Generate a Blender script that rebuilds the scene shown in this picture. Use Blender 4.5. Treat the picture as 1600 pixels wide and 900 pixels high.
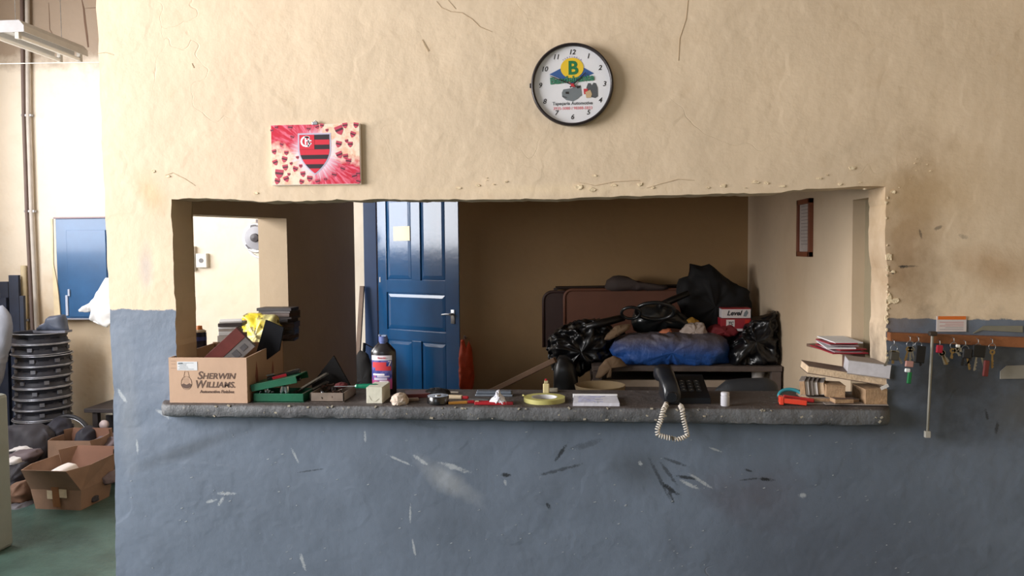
import bpy, bmesh, math, random
from mathutils import Vector, Matrix, noise, Euler
for o in list(bpy.data.objects): bpy.data.objects.remove(o, do_unlink=True)
SC = bpy.context.scene
COL = SC.collection
PI = math.pi
# ---------------------------------------------------------------- camera
F = 1245.0
CAM = Vector((0, 0, 1.6))
RM = (Matrix.Rotation(math.radians(4.6), 3, 'Z') @ Matrix.Rotation(math.radians(90 - 2.9), 3, 'X')
      @ Matrix.Rotation(math.radians(-0.5), 3, 'Z'))
cd = bpy.data.cameras.new('camera'); cam = bpy.data.objects.new('camera', cd); COL.objects.link(cam)
cd.sensor_width = 36; cd.lens = 36 * F / 1600; cd.clip_start = 0.05
cam.matrix_world = Matrix.Translation(CAM) @ RM.to_4x4()
SC.camera = cam
# ---------------------------------------------------------------- world, lights, exposure
w = bpy.data.worlds.new('world'); SC.world = w; w.use_nodes = True
w.node_tree.nodes['Background'].inputs[0].default_value = (0.80, 0.90, 1.0, 1)
w.node_tree.nodes['Background'].inputs[1].default_value = 1.5
SC.view_settings.view_transform = 'Standard'; SC.view_settings.look = 'None'
SC.view_settings.gamma = 1; SC.view_settings.use_curve_mapping = False
SC.view_settings.exposure = 0.42
def area(name, loc, direction, sx, sy, power, col=(1, 0.972, 0.955)):
    l = bpy.data.lights.new(name, 'AREA'); l.shape = 'RECTANGLE'; l.size = sx; l.size_y = sy
    l.energy = power; l.color = col
    o = bpy.data.objects.new(name, l); COL.objects.link(o); o.location = loc
    o.rotation_euler = Vector(direction).to_track_quat('-Z', 'Y').to_euler()
    return o
area('side_opening_daylight', (-4.66, 1.0, 2.35), (1, 0.12, -0.05), 2.8, 2.0, 300)      # fills the side opening
area('added_rear_daylight', (-2.8, -5.05, 2.45), (0, 1, 0), 3.0, 1.9, 4, (1, 0.98, 0.97))       # unseen high rear-wall opening, added for the blue door's reflection
area('bay_window_daylight', (-4.66, 4.25, 2.35), (1, 0.1, -0.05), 2.0, 1.5, 62, (1, 0.98, 0.985))     # fills the bay window
# ---------------------------------------------------------------- helpers
def ray(px, py): return RM @ Vector(((px - 800) / F, (450 - py) / F, -1))
def P(px, py, y=None, x=None, z=None):
    d = ray(px, py)
    if y is not None: t = (y - CAM.y) / d.y
    elif x is not None: t = (x - CAM.x) / d.x
    else: t = (z - CAM.z) / d.z
    return CAM + d * t
def lin(c):
    return tuple(((v / 255) / 12.92 if v / 255 <= 0.04045 else ((v / 255 + 0.055) / 1.055) ** 2.4) for v in c) + (1,)
class NT:
    def __init__(s, name):
        s.m = bpy.data.materials.new(name); s.m.use_nodes = True; s.t = s.m.node_tree
        s.b = s.t.nodes['Principled BSDF']; s._tc = None
    def n(s, ty, **kw):
        nd = s.t.nodes.new(ty)
        for k, v in kw.items():
            if k.startswith('i_'):
                k2 = k[2:]; k2 = int(k2) if k2.isdigit() else k2.replace('_', ' ')
                s.set(nd.inputs[k2], v)
            else: setattr(nd, k, v)
        return nd
    def set(s, sock, v):
        if hasattr(v, 'is_output') or hasattr(v, 'links'): s.t.links.new(v, sock)
        else: sock.default_value = v
    def co(s):
        if s._tc is None: s._tc = s.n('ShaderNodeTexCoord').outputs['Object']
        return s._tc
    def math(s, op, a, b=0.0, c=0.0, clamp=False):
        nd = s.n('ShaderNodeMath', operation=op, use_clamp=clamp)
        s.set(nd.inputs[0], a); s.set(nd.inputs[1], b); s.set(nd.inputs[2], c); return nd.outputs[0]
    def noise(s, scale, detail=4, rough=0.55, vec=None, w=None):
        nd = s.n('ShaderNodeTexNoise'); s.set(nd.inputs['Vector'], vec if vec is not None else s.co())
        nd.inputs['Scale'].default_value = scale; nd.inputs['Detail'].default_value = detail
        nd.inputs['Roughness'].default_value = rough; return nd.outputs['Fac']
    def ramp(s, f, a, b):
        nd = s.n('ShaderNodeMapRange', clamp=True); s.set(nd.inputs[0], f)
        nd.inputs[1].default_value = a; nd.inputs[2].default_value = b; return nd.outputs[0]
    def mix(s, f, a, b):
        nd = s.n('ShaderNodeMix', data_type='RGBA'); s.set(nd.inputs[0], f); s.set(nd.inputs[6], a); s.set(nd.inputs[7], b)
        return nd.outputs[2]
    def bump(s, h, strength=0.3, dist=0.01, prev=None):
        nd = s.n('ShaderNodeBump'); nd.inputs['Strength'].default_value = strength; nd.inputs['Distance'].default_value = dist
        s.set(nd.inputs['Height'], h)
        if prev is not None: s.set(nd.inputs['Normal'], prev)
        return nd.outputs[0]
    def xyz(s):
        nd = s.n('ShaderNodeSeparateXYZ'); s.set(nd.inputs[0], s.co()); return nd.outputs
_M = {}
def M(name, c, rough=0.6, metal=0.0, var=0.15, sc=8.0, bump=0.0, bsc=60.0, coat=0.0, alpha=None, trans=0.0):
    if name in _M: return _M[name]
    t = NT(name); c1 = lin(c); c2 = tuple(v * (1 - var) for v in c1[:3]) + (1,); c3 = tuple(min(1, v * (1 + var * .6)) for v in c1[:3]) + (1,)
    if var > 0:
        f = t.ramp(t.noise(sc), 0.3, 0.7); t.set(t.b.inputs['Base Color'], t.mix(f, c2, c3))
    else: t.b.inputs['Base Color'].default_value = c1
    t.b.inputs['Roughness'].default_value = rough; t.b.inputs['Metallic'].default_value = metal
    if coat: t.b.inputs['Coat Weight'].default_value = coat; t.b.inputs['Coat Roughness'].default_value = 0.1
    if trans: t.b.inputs['Transmission Weight'].default_value = trans
    if bump: t.set(t.b.inputs['Normal'], t.bump(t.noise(bsc, 5), bump, 0.01))
    _M[name] = t.m; return t.m
class MB:
    """collects shapes into one bmesh"""
    def __init__(s): s.bm = bmesh.new(); s.mi = 0
    def faces(s, vs, fs):
        v = [s.bm.verts.new(p) for p in vs]
        for f in fs:
            try: fc = s.bm.faces.new([v[i] for i in f]); fc.material_index = s.mi
            except ValueError: pass
        return s
    def box(s, c, size, rot=None, bev=0.0):
        x, y, z = [q / 2 for q in size]; R = rot.to_matrix() if isinstance(rot, Euler) else (rot if rot is not None else Matrix.Identity(3))
        c = Vector(c)
        if bev > 0 and bev < min(x, y, z):
            b2 = bmesh.new(); bmesh.ops.create_cube(b2, size=1)
            for v in b2.verts: v.co = Vector((v.co.x * 2 * x, v.co.y * 2 * y, v.co.z * 2 * z))
            bmesh.ops.bevel(b2, geom=list(b2.edges), offset=bev, segments=2, affect='EDGES', profile=0.5)
            b2.verts.index_update(); vs = [c + R @ v.co for v in b2.verts]; fs = [[v.index for v in f.verts] for f in b2.faces]; b2.free()
            return s.faces(vs, fs)
        vs = [c + R @ Vector((a * x, b * y, d * z)) for a in (-1, 1) for b in (-1, 1) for d in (-1, 1)]
        return s.faces(vs, [(0, 1, 3, 2), (4, 6, 7, 5), (0, 4, 5, 1), (2, 3, 7, 6), (0, 2, 6, 4), (1, 5, 7, 3)])
    def b2(s, a, b, bev=0.0):
        a = Vector(a); b = Vector(b); return s.box((a + b) / 2, [abs(q) for q in (b - a)], None, bev)
    def cyl(s, p0, p1, r0, r1=None, seg=16, cap=True):
        r1 = r0 if r1 is None else r1; p0 = Vector(p0); p1 = Vector(p1); d = (p1 - p0).normalized()
        u = d.orthogonal().normalized(); v = d.cross(u)
        vs = [p0 + (u * math.cos(a) + v * math.sin(a)) * r0 for a in [2 * PI * i / seg for i in range(seg)]]
        vs += [p1 + (u * math.cos(a) + v * math.sin(a)) * r1 for a in [2 * PI * i / seg for i in range(seg)]]
        fs = [(i, (i + 1) % seg, seg + (i + 1) % seg, seg + i) for i in range(seg)]
        if cap: fs += [tuple(range(seg))[::-1], tuple(range(seg, 2 * seg))]
        return s.faces(vs, fs)
    def tube(s, pts, r, seg=8, closed=False):
        pts = [Vector(p) for p in pts]; n = len(pts); vs = []; u = None
        for i, p in enumerate(pts):
            a = pts[i - 1] if (i > 0 or closed) else p; b = pts[(i + 1) % n] if (i < n - 1 or closed) else p
            d = (b - a).normalized()
            u = d.orthogonal().normalized() if u is None else (u - d * u.dot(d)).normalized()
            v = d.cross(u); rr = r[i] if isinstance(r, (list, tuple)) else r
            vs += [p + (u * math.cos(2 * PI * k / seg) + v * math.sin(2 * PI * k / seg)) * rr for k in range(seg)]
        m = n if closed else n - 1
        fs = [(i * seg + k, i * seg + (k + 1) % seg, ((i + 1) % n) * seg + (k + 1) % seg, ((i + 1) % n) * seg + k) for i in range(m) for k in range(seg)]
        if not closed: fs += [tuple(range(seg))[::-1], tuple(range((n - 1) * seg, n * seg))]
        return s.faces(vs, fs)
    def lathe(s, prof, seg=28, c=(0, 0, 0), R=None, close=False):
        c = Vector(c); R = R or Matrix.Identity(3); n = len(prof); vs = []
        for k in range(seg):
            a = 2 * PI * k / seg
            for r, z in prof: vs.append(c + R @ Vector((r * math.cos(a), r * math.sin(a), z)))
        m = n if close else n - 1
        fs = [(k * n + i, ((k + 1) % seg) * n + i, ((k + 1) % seg) * n + (i + 1) % n, k * n + (i + 1) % n) for k in range(seg) for i in range(m)]
        s.faces(vs, fs); return s
    def prism(s, poly, d, c=(0, 0, 0), R=None):
        """poly in local xz, extruded along +y by d"""
        c = Vector(c); R = R or Matrix.Identity(3); n = len(poly)
        vs = [c + R @ Vector((x, 0, z)) for x, z in poly] + [c + R @ Vector((x, d, z)) for x, z in poly]
        fs = [tuple(range(n)), tuple(range(n, 2 * n))[::-1]] + [(i, n + i, n + (i + 1) % n, (i + 1) % n) for i in range(n)]
        return s.faces(vs, fs)
    def lump(s, outl, yc, th, amp=0.01, fr=14.0, seed=0, na=56, nr=14, po=0.55, tilt=0.0, ridge=True, org=(0, 0, 0)):
        """a solid, creased body; outl = world points giving its silhouette, th = half depth"""
        xs = [(p.x, p.z) for p in outl]; cx = (min(a for a, b in xs) + max(a for a, b in xs)) / 2; cz = (min(b for a, b in xs) + max(b for a, b in xs)) / 2
        def R(a):
            d = (math.cos(a), math.sin(a)); best = 0
            for i in range(len(xs)):
                x1, z1 = xs[i][0] - cx, xs[i][1] - cz; x2, z2 = xs[(i + 1) % len(xs)][0] - cx, xs[(i + 1) % len(xs)][1] - cz
                ex, ez = x2 - x1, z2 - z1; den = d[0] * ez - d[1] * ex
                if abs(den) < 1e-12: continue
                t = (x1 * ez - z1 * ex) / den; u = (x1 * d[1] - z1 * d[0]) / den
                if t > 0 and -1e-6 <= u <= 1 + 1e-6: best = max(best, t)
            return best
        rad = [R(2 * PI * k / na) for k in range(na)]; vs = []
        o = Vector(org)
        for i in range(nr + 1):
            ph = -PI / 2 + PI * i / nr; cr = max(0, math.cos(ph)) ** po; sy = math.sin(ph)
            for k in range(na):
                a = 2 * PI * k / na; r = rad[k] * cr
                p = Vector((cx + r * math.cos(a), yc + th * sy, cz + r * math.sin(a)))
                q = p * fr + Vector((seed * 7.3, 0, 0))
                h = noise.noise(q); 
                if ridge: h = 0.5 - abs(noise.noise(q)) * 2.2 + 0.5 * (0.5 - abs(noise.noise(q * 2.3)) * 2.2)
                w = (cr if cr > 0 else 0)
                p += Vector((math.cos(a) * .35, (-1 if sy < 0 else 1), math.sin(a) * .35)) * amp * h * (0.35 + 0.65 * w)
                p.y += tilt * (p.z - cz)
                vs.append(p - o)
        fs = [(i * na + k, i * na + (k + 1) % na, (i + 1) * na + (k + 1) % na, (i + 1) * na + k) for i in range(nr) for k in range(na)]
        s.faces(vs, fs); bmesh.ops.remove_doubles(s.bm, verts=s.bm.verts, dist=1e-5); return s
    def build(s, name, mats, parent=None, smooth=False, loc=(0, 0, 0), rot=(0, 0, 0), ang=None):
        bmesh.ops.recalc_face_normals(s.bm, faces=s.bm.faces)
        me = bpy.data.meshes.new(name); s.bm.to_mesh(me); s.bm.free()
        for m in (mats if isinstance(mats, (list, tuple)) else [mats]): me.materials.append(m)
        if smooth:
            me.polygons.foreach_set('use_smooth', [True] * len(me.polygons))
            if ang is not None: me.set_sharp_from_angle(angle=math.radians(ang))
        o = bpy.data.objects.new(name, me); COL.objects.link(o); o.parent = parent; o.location = loc; o.rotation_euler = rot
        return o
def tag(o, label, cat, group=None):
    o['label'] = label; o['category'] = cat
    if group: o['group'] = group
    return o
def struct(o): o['kind'] = 'structure'; return o
def stuff(o): o['kind'] = 'stuff'; return o
def thing(name, label, cat, loc=(0, 0, 0), rz=0.0, group=None, rot=None):
    o = bpy.data.objects.new(name, None); COL.objects.link(o); o.location = loc; o.rotation_euler = rot if rot is not None else (0, 0, rz)
    o.empty_display_size = 0.05
    return tag(o, label, cat, group)
def copy_tree(o, parent=None):
    c = o.copy(); COL.objects.link(c); c.parent = parent
    for ch in [q for q in bpy.data.objects if q.parent == o]: copy_tree(ch, c)
    return c
def text(s, size, name, mat, parent=None, loc=(0, 0, 0), rot=(PI / 2, 0, 0), ext=0.0004, shear=0.0, sx=1.0, bold=0.0, space=1.0):
    c = bpy.data.curves.new('lettering', 'FONT'); c.body = s; c.size = size; c.extrude = ext; c.shear = shear
    c.align_x = 'CENTER'; c.align_y = 'CENTER'; c.offset = bold; c.resolution_u = 3; c.space_character = space
    o = bpy.data.objects.new('t', c); COL.objects.link(o); bpy.context.view_layer.update()
    me = bpy.data.meshes.new_from_object(o.evaluated_get(bpy.context.evaluated_depsgraph_get()))
    bpy.data.objects.remove(o); bpy.data.curves.remove(c)
    if sx != 1.0:
        for v in me.vertices: v.co.x *= sx
    me.name = name; me.materials.clear(); me.materials.append(mat)
    q = bpy.data.objects.new(name, me); COL.objects.link(q); q.parent = parent; q.location = loc; q.rotation_euler = rot
    return q
FX = Matrix.Rotation(PI / 2, 3, 'X')          # lathe axis -> -y (faces the camera side)
# ---------------------------------------------------------------- wall material
def wall_mat(name, stains_and_shade=(), split=None, cream=(228, 206, 178), grey=(114, 126, 144), top=None, peel=1.0, plane='xz', marks=()):
    t = NT(name); X, Y, Z = t.xyz(); U = X if plane == 'xz' else Y
    n1 = t.noise(1.3, 5, .6); n2 = t.noise(7, 6, .6); n3 = t.noise(45, 4, .6)
    c = t.mix(t.ramp(n1, .35, .7), lin(cream), lin([v * .93 for v in cream]))
    c = t.mix(t.math('MULTIPLY', t.ramp(n2, .56, .75), .35), c, lin([min(255, v * f) for v, f in zip(cream, (.9, .86, .8))]))
    gm = None
    if split is not None:
        wob = t.math('MULTIPLY', t.math('SUBTRACT', t.noise(14, 5, .7), .5), .035)
        zz = t.math('ADD', Z, wob); zz = t.math('ADD', zz, t.math('MULTIPLY', X, split[1])) if split[1] else zz
        gm = t.ramp(zz, split[0] + .002, split[0] - .002)
        gn = t.n('ShaderNodeSeparateXYZ'); t.set(gn.inputs[0], t.n('ShaderNodeNewGeometry').outputs['True Normal']); gm = t.math('MULTIPLY', gm, t.ramp(t.math('ABSOLUTE', gn.outputs[1]), .5, .6))
        g = t.mix(t.ramp(n1, .35, .7), lin(grey), lin([v * .86 for v in grey]))
        g = t.mix(t.math('MULTIPLY', t.ramp(n2, .5, .8), .5), g, lin([grey[0] * .8, grey[1] * .8, grey[2] * .8]))
        g = t.mix(t.math('MULTIPLY', t.ramp(n3, .66, .72), .35), g, lin((150, 156, 162)))
        c = t.mix(gm, c, g)
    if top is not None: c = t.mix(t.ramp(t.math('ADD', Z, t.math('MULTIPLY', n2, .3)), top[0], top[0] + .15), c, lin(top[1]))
    for (cx, cz, rx, rz, ang, col, st) in stains_and_shade:
        ca, sa = math.cos(ang), math.sin(ang)
        dx = t.math('SUBTRACT', U, cx); dz = t.math('SUBTRACT', Z, cz)
        u = t.math('DIVIDE', t.math('ADD', t.math('MULTIPLY', dx, ca), t.math('MULTIPLY', dz, sa)), rx)
        v = t.math('DIVIDE', t.math('SUBTRACT', t.math('MULTIPLY', dz, ca), t.math('MULTIPLY', dx, sa)), rz)
        d = t.math('SQRT', t.math('ADD', t.math('MULTIPLY', u, u), t.math('MULTIPLY', v, v)))
        d = t.math('ADD', d, t.math('MULTIPLY', t.math('SUBTRACT', n2, .5), 1.6))
        c = t.mix(t.math('MULTIPLY', t.ramp(d, 1.15, .2), st), c, lin(col))
    n4 = t.noise(170, 3, .6) if marks else None
    for (ax, az, bx, bz, hw, col, st) in marks:      # rubbed-on scuffs and chipped paint, each where it is on the wall
        L = math.hypot(bx - ax, bz - az) / 2; cx, cz = (ax + bx) / 2, (az + bz) / 2; ca, sa = (bx - ax) / (2 * L), (bz - az) / (2 * L)
        dx = t.math('SUBTRACT', U, cx); dz = t.math('SUBTRACT', Z, cz)
        u = t.math('MULTIPLY_ADD', dx, ca / (L + hw), t.math('MULTIPLY', dz, sa / (L + hw)))
        v = t.math('MULTIPLY_ADD', dz, ca / hw, t.math('MULTIPLY', dx, -sa / hw))
        d = t.math('MULTIPLY_ADD', u, u, t.math('MULTIPLY', v, v))
        d = t.math('MULTIPLY_ADD', t.math('SUBTRACT', n3, .5), 3.6, d); d = t.math('MULTIPLY_ADD', t.math('SUBTRACT', n4, .5), 3.2, d)
        c = t.mix(t.math('MULTIPLY', t.ramp(d, 1.3, .3), st), c, lin(col))
    # hairline cracks
    vo = t.n('ShaderNodeTexVoronoi', feature='DISTANCE_TO_EDGE'); vo.inputs['Scale'].default_value = 1.1
    wv = t.n('ShaderNodeVectorMath', operation='ADD'); t.set(wv.inputs[0], t.co())
    nn = t.n('ShaderNodeTexNoise'); nn.inputs['Scale'].default_value = 5; t.set(nn.inputs['Vector'], t.co())
    sc = t.n('ShaderNodeVectorMath', operation='SCALE'); t.set(sc.inputs[0], nn.outputs['Color']); sc.inputs['Scale'].default_value = .35
    t.set(wv.inputs[1], sc.outputs[0]); t.set(vo.inputs['Vector'], wv.outputs[0])
    crack = t.math('MULTIPLY', t.ramp(vo.outputs['Distance'], .0022, .0), t.ramp(t.noise(1.7, 2), .56, .66))
    c = t.mix(t.math('MULTIPLY', crack, .12), c, lin((170, 145, 112)))
    t.set(t.b.inputs['Base Color'], c)
    t.b.inputs['Roughness'].default_value = .62
    if gm is not None: t.set(t.b.inputs['Roughness'], t.math('SUBTRACT', .7, t.math('MULTIPLY', gm, .22)))
    b = t.bump(n1, .45 * peel, .05); b = t.bump(t.ramp(t.noise(3.2, 3), .52, .56), .35 * peel, .002, b)
    b = t.bump(n2, .16 * peel, .012, b); b = t.bump(t.noise(110, 4, .6), .18, .003, b)
    b = t.bump(t.math('SUBTRACT', 1, crack), .3, .003, b)
    t.set(t.b.inputs['Normal'], b)
    return t.m
def pxm(x0, y0, x1, y1, wpx, col, st):
    a = P(x0, y0, y=3.0); b = P(x1, y1, y=3.0); return (a.x, a.z, b.x, b.z, wpx * .0024, col, st)
def px_st(px, py, rx, rz, ang, col, st, y=3.0):
    p = P(px, py, y=y); return (p.x, p.z, rx, rz, ang, col, st)
# ================================================================ STRUCTURE
Y0, Y1 = 3.0, 3.165          # front wall faces
XL, XLo = -1.566, -1.72     # left wall of the back room (inner, outer face)
XR = 1.137; YB = 5.4; BAY = 6.0; ZS = 1.01
W_, K_ = (176, 182, 188), (34, 36, 40)
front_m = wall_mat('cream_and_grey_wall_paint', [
    px_st(1415, 380, .13, .42, -.15, (140, 104, 62), .62), px_st(1440, 430, .09, .10, .2, (120, 92, 60), .4),
    px_st(1450, 300, .30, .16, .1, (190, 160, 118), .45), px_st(1560, 420, .16, .08, -.3, (168, 128, 84), .5),
    px_st(228, 420, .035, .10, 0, (196, 184, 176), .8), px_st(235, 300, .06, .10, .5, (200, 168, 120), .5),
    px_st(700, 752, .16, .045, -.55, (150, 156, 164), .75), px_st(300, 700, .3, .03, .35, (70, 76, 84), .5),
    px_st(1290, 870, .6, .3, 0, (70, 72, 84), .4), px_st(1500, 600, .42, .24, 0, (44, 46, 50), .85),  # first paints in the light's falloff to the right; second a dark grey patch
    px_st(1000, 730, .12, .11, 0, (70, 76, 84), .6), px_st(1180, 770, .2, .14, 0, (84, 78, 86), .5),
    px_st(870, 296, .5, .025, 0, (236, 214, 180), .5), px_st(200, 640, .05, .28, 0, (136, 142, 150), .45),
    px_st(1600, 640, .12, .12, 0, (92, 92, 90), .5)],
    split=(1.345, 0.014), marks=[pxm(*a, W_, .72) for a in [
    (326, 784, 337, 781, 2.6), (342, 788, 348, 779, 2.6), (343, 771, 364, 771, 2.6), (456, 702, 466, 722, 2), (608, 712, 640, 726, 1.8), (646, 712, 665, 724, 3), (690, 724, 728, 736, 4),
    (641, 790, 641, 814, 1.8), (645, 846, 649, 868, 2), (1066, 752, 1090, 763, 2.8), (1080, 742, 1108, 760, 2.6), (186, 612, 196, 626, 3.5), (214, 690, 215, 706, 2), (1252, 774, 1256, 774, 4),
    (1000, 723, 1001, 725, 3), (789, 752, 790, 755, 2.5), (470, 868, 476, 888, 3), (1108, 699, 1124, 705, 1.6), (245, 640, 262, 652, 3), (570, 676, 571, 688, 2)]] + [pxm(*a, K_, s_) for a, s_ in [
    ((884, 697, 869, 718, 3), .85), ((846, 742, 905, 726, 2.6), .6), ((786, 742, 794, 742, 3.2), .9), ((855, 788, 858, 793, 3), .85), ((1016, 720, 1046, 778, 3.0), .6), ((1034, 726, 1055, 754, 3), .6),
    ((1036, 756, 1058, 772, 3.6), .9), ((1060, 744, 1084, 748, 2.6), .85), ((1038, 716, 1072, 728, 2.4), .6), ((1160, 750, 1186, 747, 1.6), .6), ((1186, 748, 1206, 750, 2.8), .95), ((1166, 734, 1173, 736, 2), .8),
    ((1044, 764, 1052, 784, 2.2), .7), ((1407, 417, 1415, 416, 2.8), .9), ((1414, 416, 1432, 416, 1.6), .5), ((1393, 425, 1395, 426, 2.2), .9), ((1437, 360, 1440, 371, 1.8), .6), ((1462, 358, 1470, 354, 2.6), .5), ((1540, 642, 1543, 654, 2.4), .8),
    ((1559, 660, 1556, 676, 2.4), .7), ((468, 738, 502, 733, 1.2), .6), ((898, 700, 934, 690, 5), .35), ((640, 660, 690, 668, 4), .2), ((1500, 368, 1512, 372, 3), .3)]])
# front wall: one solid with a ragged pass-through hole
def ragged(pts, step=.022, amp=.0055, seed=1, closed=True):
    out = []; n = len(pts)
    for i in range(n if closed else n - 1):
        a = pts[i]; b = pts[(i + 1) % n]; L = math.hypot(b[0] - a[0], b[1] - a[1]); k = max(1, int(L / step))
        for j in range(k):
            t = j / k; x = a[0] + (b[0] - a[0]) * t; z = a[1] + (b[1] - a[1]) * t
            q = Vector((x * 9, z * 9, seed)); q2 = q * 4
            out.append((x + amp * (noise.noise(q) + .7 * noise.noise(q2)), z + amp * (noise.noise(q + Vector((5, 5, 5))) + .7 * noise.noise(q2 + Vector((9, 9, 9))))))
    return out
hole_px = [(268, 311), (340, 310), (405, 315), (500, 313), (600, 312), (860, 311), (1000, 306), (1200, 301), (1310, 292), (1383, 291), (1384, 380),
           (1387, 480), (1385, 560), (1384, 652), (1000, 652), (600, 650), (279, 650), (276, 560), (272, 440)]
hole = [(P(a, b, y=Y0).x, P(a, b, y=Y0).z) for a, b in hole_px]
hole = ragged(hole)
xe0 = P(150, 0, y=Y0).x; xe1 = P(180, 900, y=Y0).x
outer = ragged([(xe1, 0.0), (P(176, 600, y=Y0).x, P(176, 600, y=Y0).z), (P(164, 330, y=Y0).x, P(164, 330, y=Y0).z), (xe0, P(150, 0, y=Y0).z), (xe0 - .02, 4.2)], .03, .006, 4, False)
outer = outer + [(xe0 - .02, 4.2), (3.4, 4.2), (3.4, 0.0)]
bm = bmesh.new()
def loop(pts, y): 
    vs = [bm.verts.new((x, y, z)) for x, z in pts]
    return vs, [bm.edges.new((vs[i], vs[(i + 1) % len(vs)])) for i in range(len(vs))]
ho, he = loop(hole, Y0); oo, oe = loop(outer, Y0)
res = bmesh.ops.triangle_fill(bm, edges=he + oe, use_beauty=True, use_dissolve=False)
ff = [f for f in res['geom'] if isinstance(f, bmesh.types.BMFace)]
hset = set(ho)
ex = bmesh.ops.extrude_face_region(bm, geom=ff)
for v in [g for g in ex['geom'] if isinstance(g, bmesh.types.BMVert)]: v.co.y = Y1 + .02 * 0
me_ = MB(); me_.bm.free(); me_.bm = bm
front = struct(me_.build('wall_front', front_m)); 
# bevel-like crumbling lip: flakes along the hole's edge
flm = M('flaking_cream_plaster', (238, 218, 184), .8, var=.2, sc=30, bump=.6, bsc=80)
fl = MB(); rnd = random.Random(5)
def flake(px, py, s, y=Y0, sq=.5):
    p = P(px, py, y=y)
    pts = [(math.cos(a) * s * rnd.uniform(.5, 1.1), math.sin(a) * s * rnd.uniform(.3, .9) * sq * 2) for a in [2 * PI * k / 7 for k in range(7)]]
    fl.prism(pts, .005 + s * .1, (p.x, y - .0025 - s * .05, p.z))
for k in range(34): flake(1386 + rnd.uniform(-2, 2), rnd.uniform(296, 575), rnd.uniform(.002, .005), sq=rnd.uniform(.6, 1.6))
flake(1389, 402, .014, sq=.9); flake(1390, 468, .013, sq=1.2)
for k in range(14): flake(rnd.uniform(740, 1370), 0, .001)
for (a, b, s) in [(905, 292, .02), (925, 296, .014), (1130, 291, .015), (1000, 288, .012), (1395, 425, .012), (1398, 470, .02), (1395, 300, .012),
                  (240, 268, .010), (262, 276, .012), (400, 302, .01), (1180, 285, .015), (1330, 262, .016)]: flake(a, b, s, sq=.35)
for k in range(18): flake(rnd.uniform(700, 1380), rnd.uniform(272, 300), rnd.uniform(.004, .013), sq=.3)
for k in range(9): flake(rnd.uniform(1395, 1480), rnd.uniform(240, 300), rnd.uniform(.002, .005), sq=.3)
stuff(fl.build('plaster_flake', flm, front))
# cracks and pits of the plaster (real grooves read as thin dark ridges of missing paint)
RW = .6
def ribbon(mb, pts, wd, y, th=.0012):
    wd = wd * RW
    for i in range(len(pts) - 1):
        a, b = pts[i], pts[i + 1]; pa = P(*a, y=y); pb = P(*b, y=y); d = (pb - pa); n = Vector((-d.z, 0, d.x)).normalized()
        w0 = wd * (1 if isinstance(wd, (int, float)) else 1)
        wa = w0 * (.35 + .65 * math.sin(PI * (i + .15) / len(pts))); wb = w0 * (.35 + .65 * math.sin(PI * (i + 1.15) / len(pts)))
        vs = [pa + n * wa, pb + n * wb, pb - n * wb, pa - n * wa]; vs = vs + [v + Vector((0, -th, 0)) for v in vs]
        mb.faces(vs, [(0, 1, 2, 3), (7, 6, 5, 4), (0, 4, 5, 1), (1, 5, 6, 2), (2, 6, 7, 3), (3, 7, 4, 0)])
ck = MB()
for pts, wd in [([(682, 2), (690, 12), (704, 18), (722, 20), (738, 30), (750, 42), (769, 50)], .0016), ([(660, 62), (664, 70), (670, 80)], .005),
                ([(300, 99), (303, 106)], .003), ([(1010, 294), (1030, 288), (1060, 280), (1085, 282)], .0014), ([(905, 285), (930, 290), (960, 284), (1000, 282)], .0014),
                ([(258, 274), (270, 270), (290, 280), (305, 290)], .0016), ([(700, 0), (712, 14)], .001), ([(1075, 0), (1072, 30), (1062, 60), (1060, 95)], .0012),
                ([(150, 84), (165, 82), (178, 86)], .0012)]: ribbon(ck, pts, wd, Y0)
ck.build('crack', M('crack_dirt', (182, 158, 128), .9), front)
RW = .75
wm = MB()
rr = random.Random(11)
for k in range(130):
    x = rr.uniform(190, 1420); y = rr.uniform(672, 896); s = rr.uniform(1.0, 3.2); ribbon(wm, [(x, y), (x + s * 1.2, y - s * .3)], rr.uniform(.0006, .0022), Y0)
stuff(wm.build('white_scuff', M('white_scuff_paint', (170, 176, 182), .8, var=.25, sc=60), front))['label'] = 'white paint scuffs and chips'
# sill
sp = MB(); Ysf, Ysb = 2.925, 3.28
xa, xb = P(243, 648, y=Ysf).x, P(1399, 655, y=Ysf).x
nx, npf = 150, 10
def sill_prof(i):
    x = xa + (xb - xa) * i / nx; e = min(1, min(i, nx - i) / 3.0); e = math.sqrt(max(0, 1 - (1 - e) ** 2))
    q = Vector((x * 14, 0, 0)); j = lambda k: .0045 * (noise.noise(q + Vector((0, k * 3.1, 0))) + .8 * noise.noise(q * 3.3 + Vector((0, k * 2, 4))))
    f = Ysf + (1 - e) * .05; th = .052 + .012 * (x - xa) / (xb - xa)
    return [(x, Ysb, ZS), (x, f + .09, ZS + j(1) * .25), (x, f + .02, ZS + j(2) * .4), (x, f + .006, ZS - .004 + j(3) * .5), (x, f + j(4), ZS - .014 + j(5) * .5), (x, f + j(6), ZS - th * .7),
            (x, f + .004 + j(7), ZS - th + .006 + j(8)), (x, f + .016, ZS - th + j(9)), (x, f + .05, ZS - th), (x, Ysb, ZS - th)]
vs = [v for i in range(nx + 1) for v in sill_prof(i)]
fs = [(i * npf + k, (i + 1) * npf + k, (i + 1) * npf + (k + 1) % npf, i * npf + (k + 1) % npf) for i in range(nx) for k in range(npf)] + [tuple(range(npf)), tuple(range(nx * npf, nx * npf + npf))]
sp.faces(vs, fs)
t = NT('rough_grey_sill_concrete'); n2 = t.noise(9, 6, .65); n3 = t.noise(60, 4)
c = t.mix(t.ramp(n2, .35, .7), lin((104, 106, 110)), lin((78, 78, 82)))
X, Y, Z = t.xyz()
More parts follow.
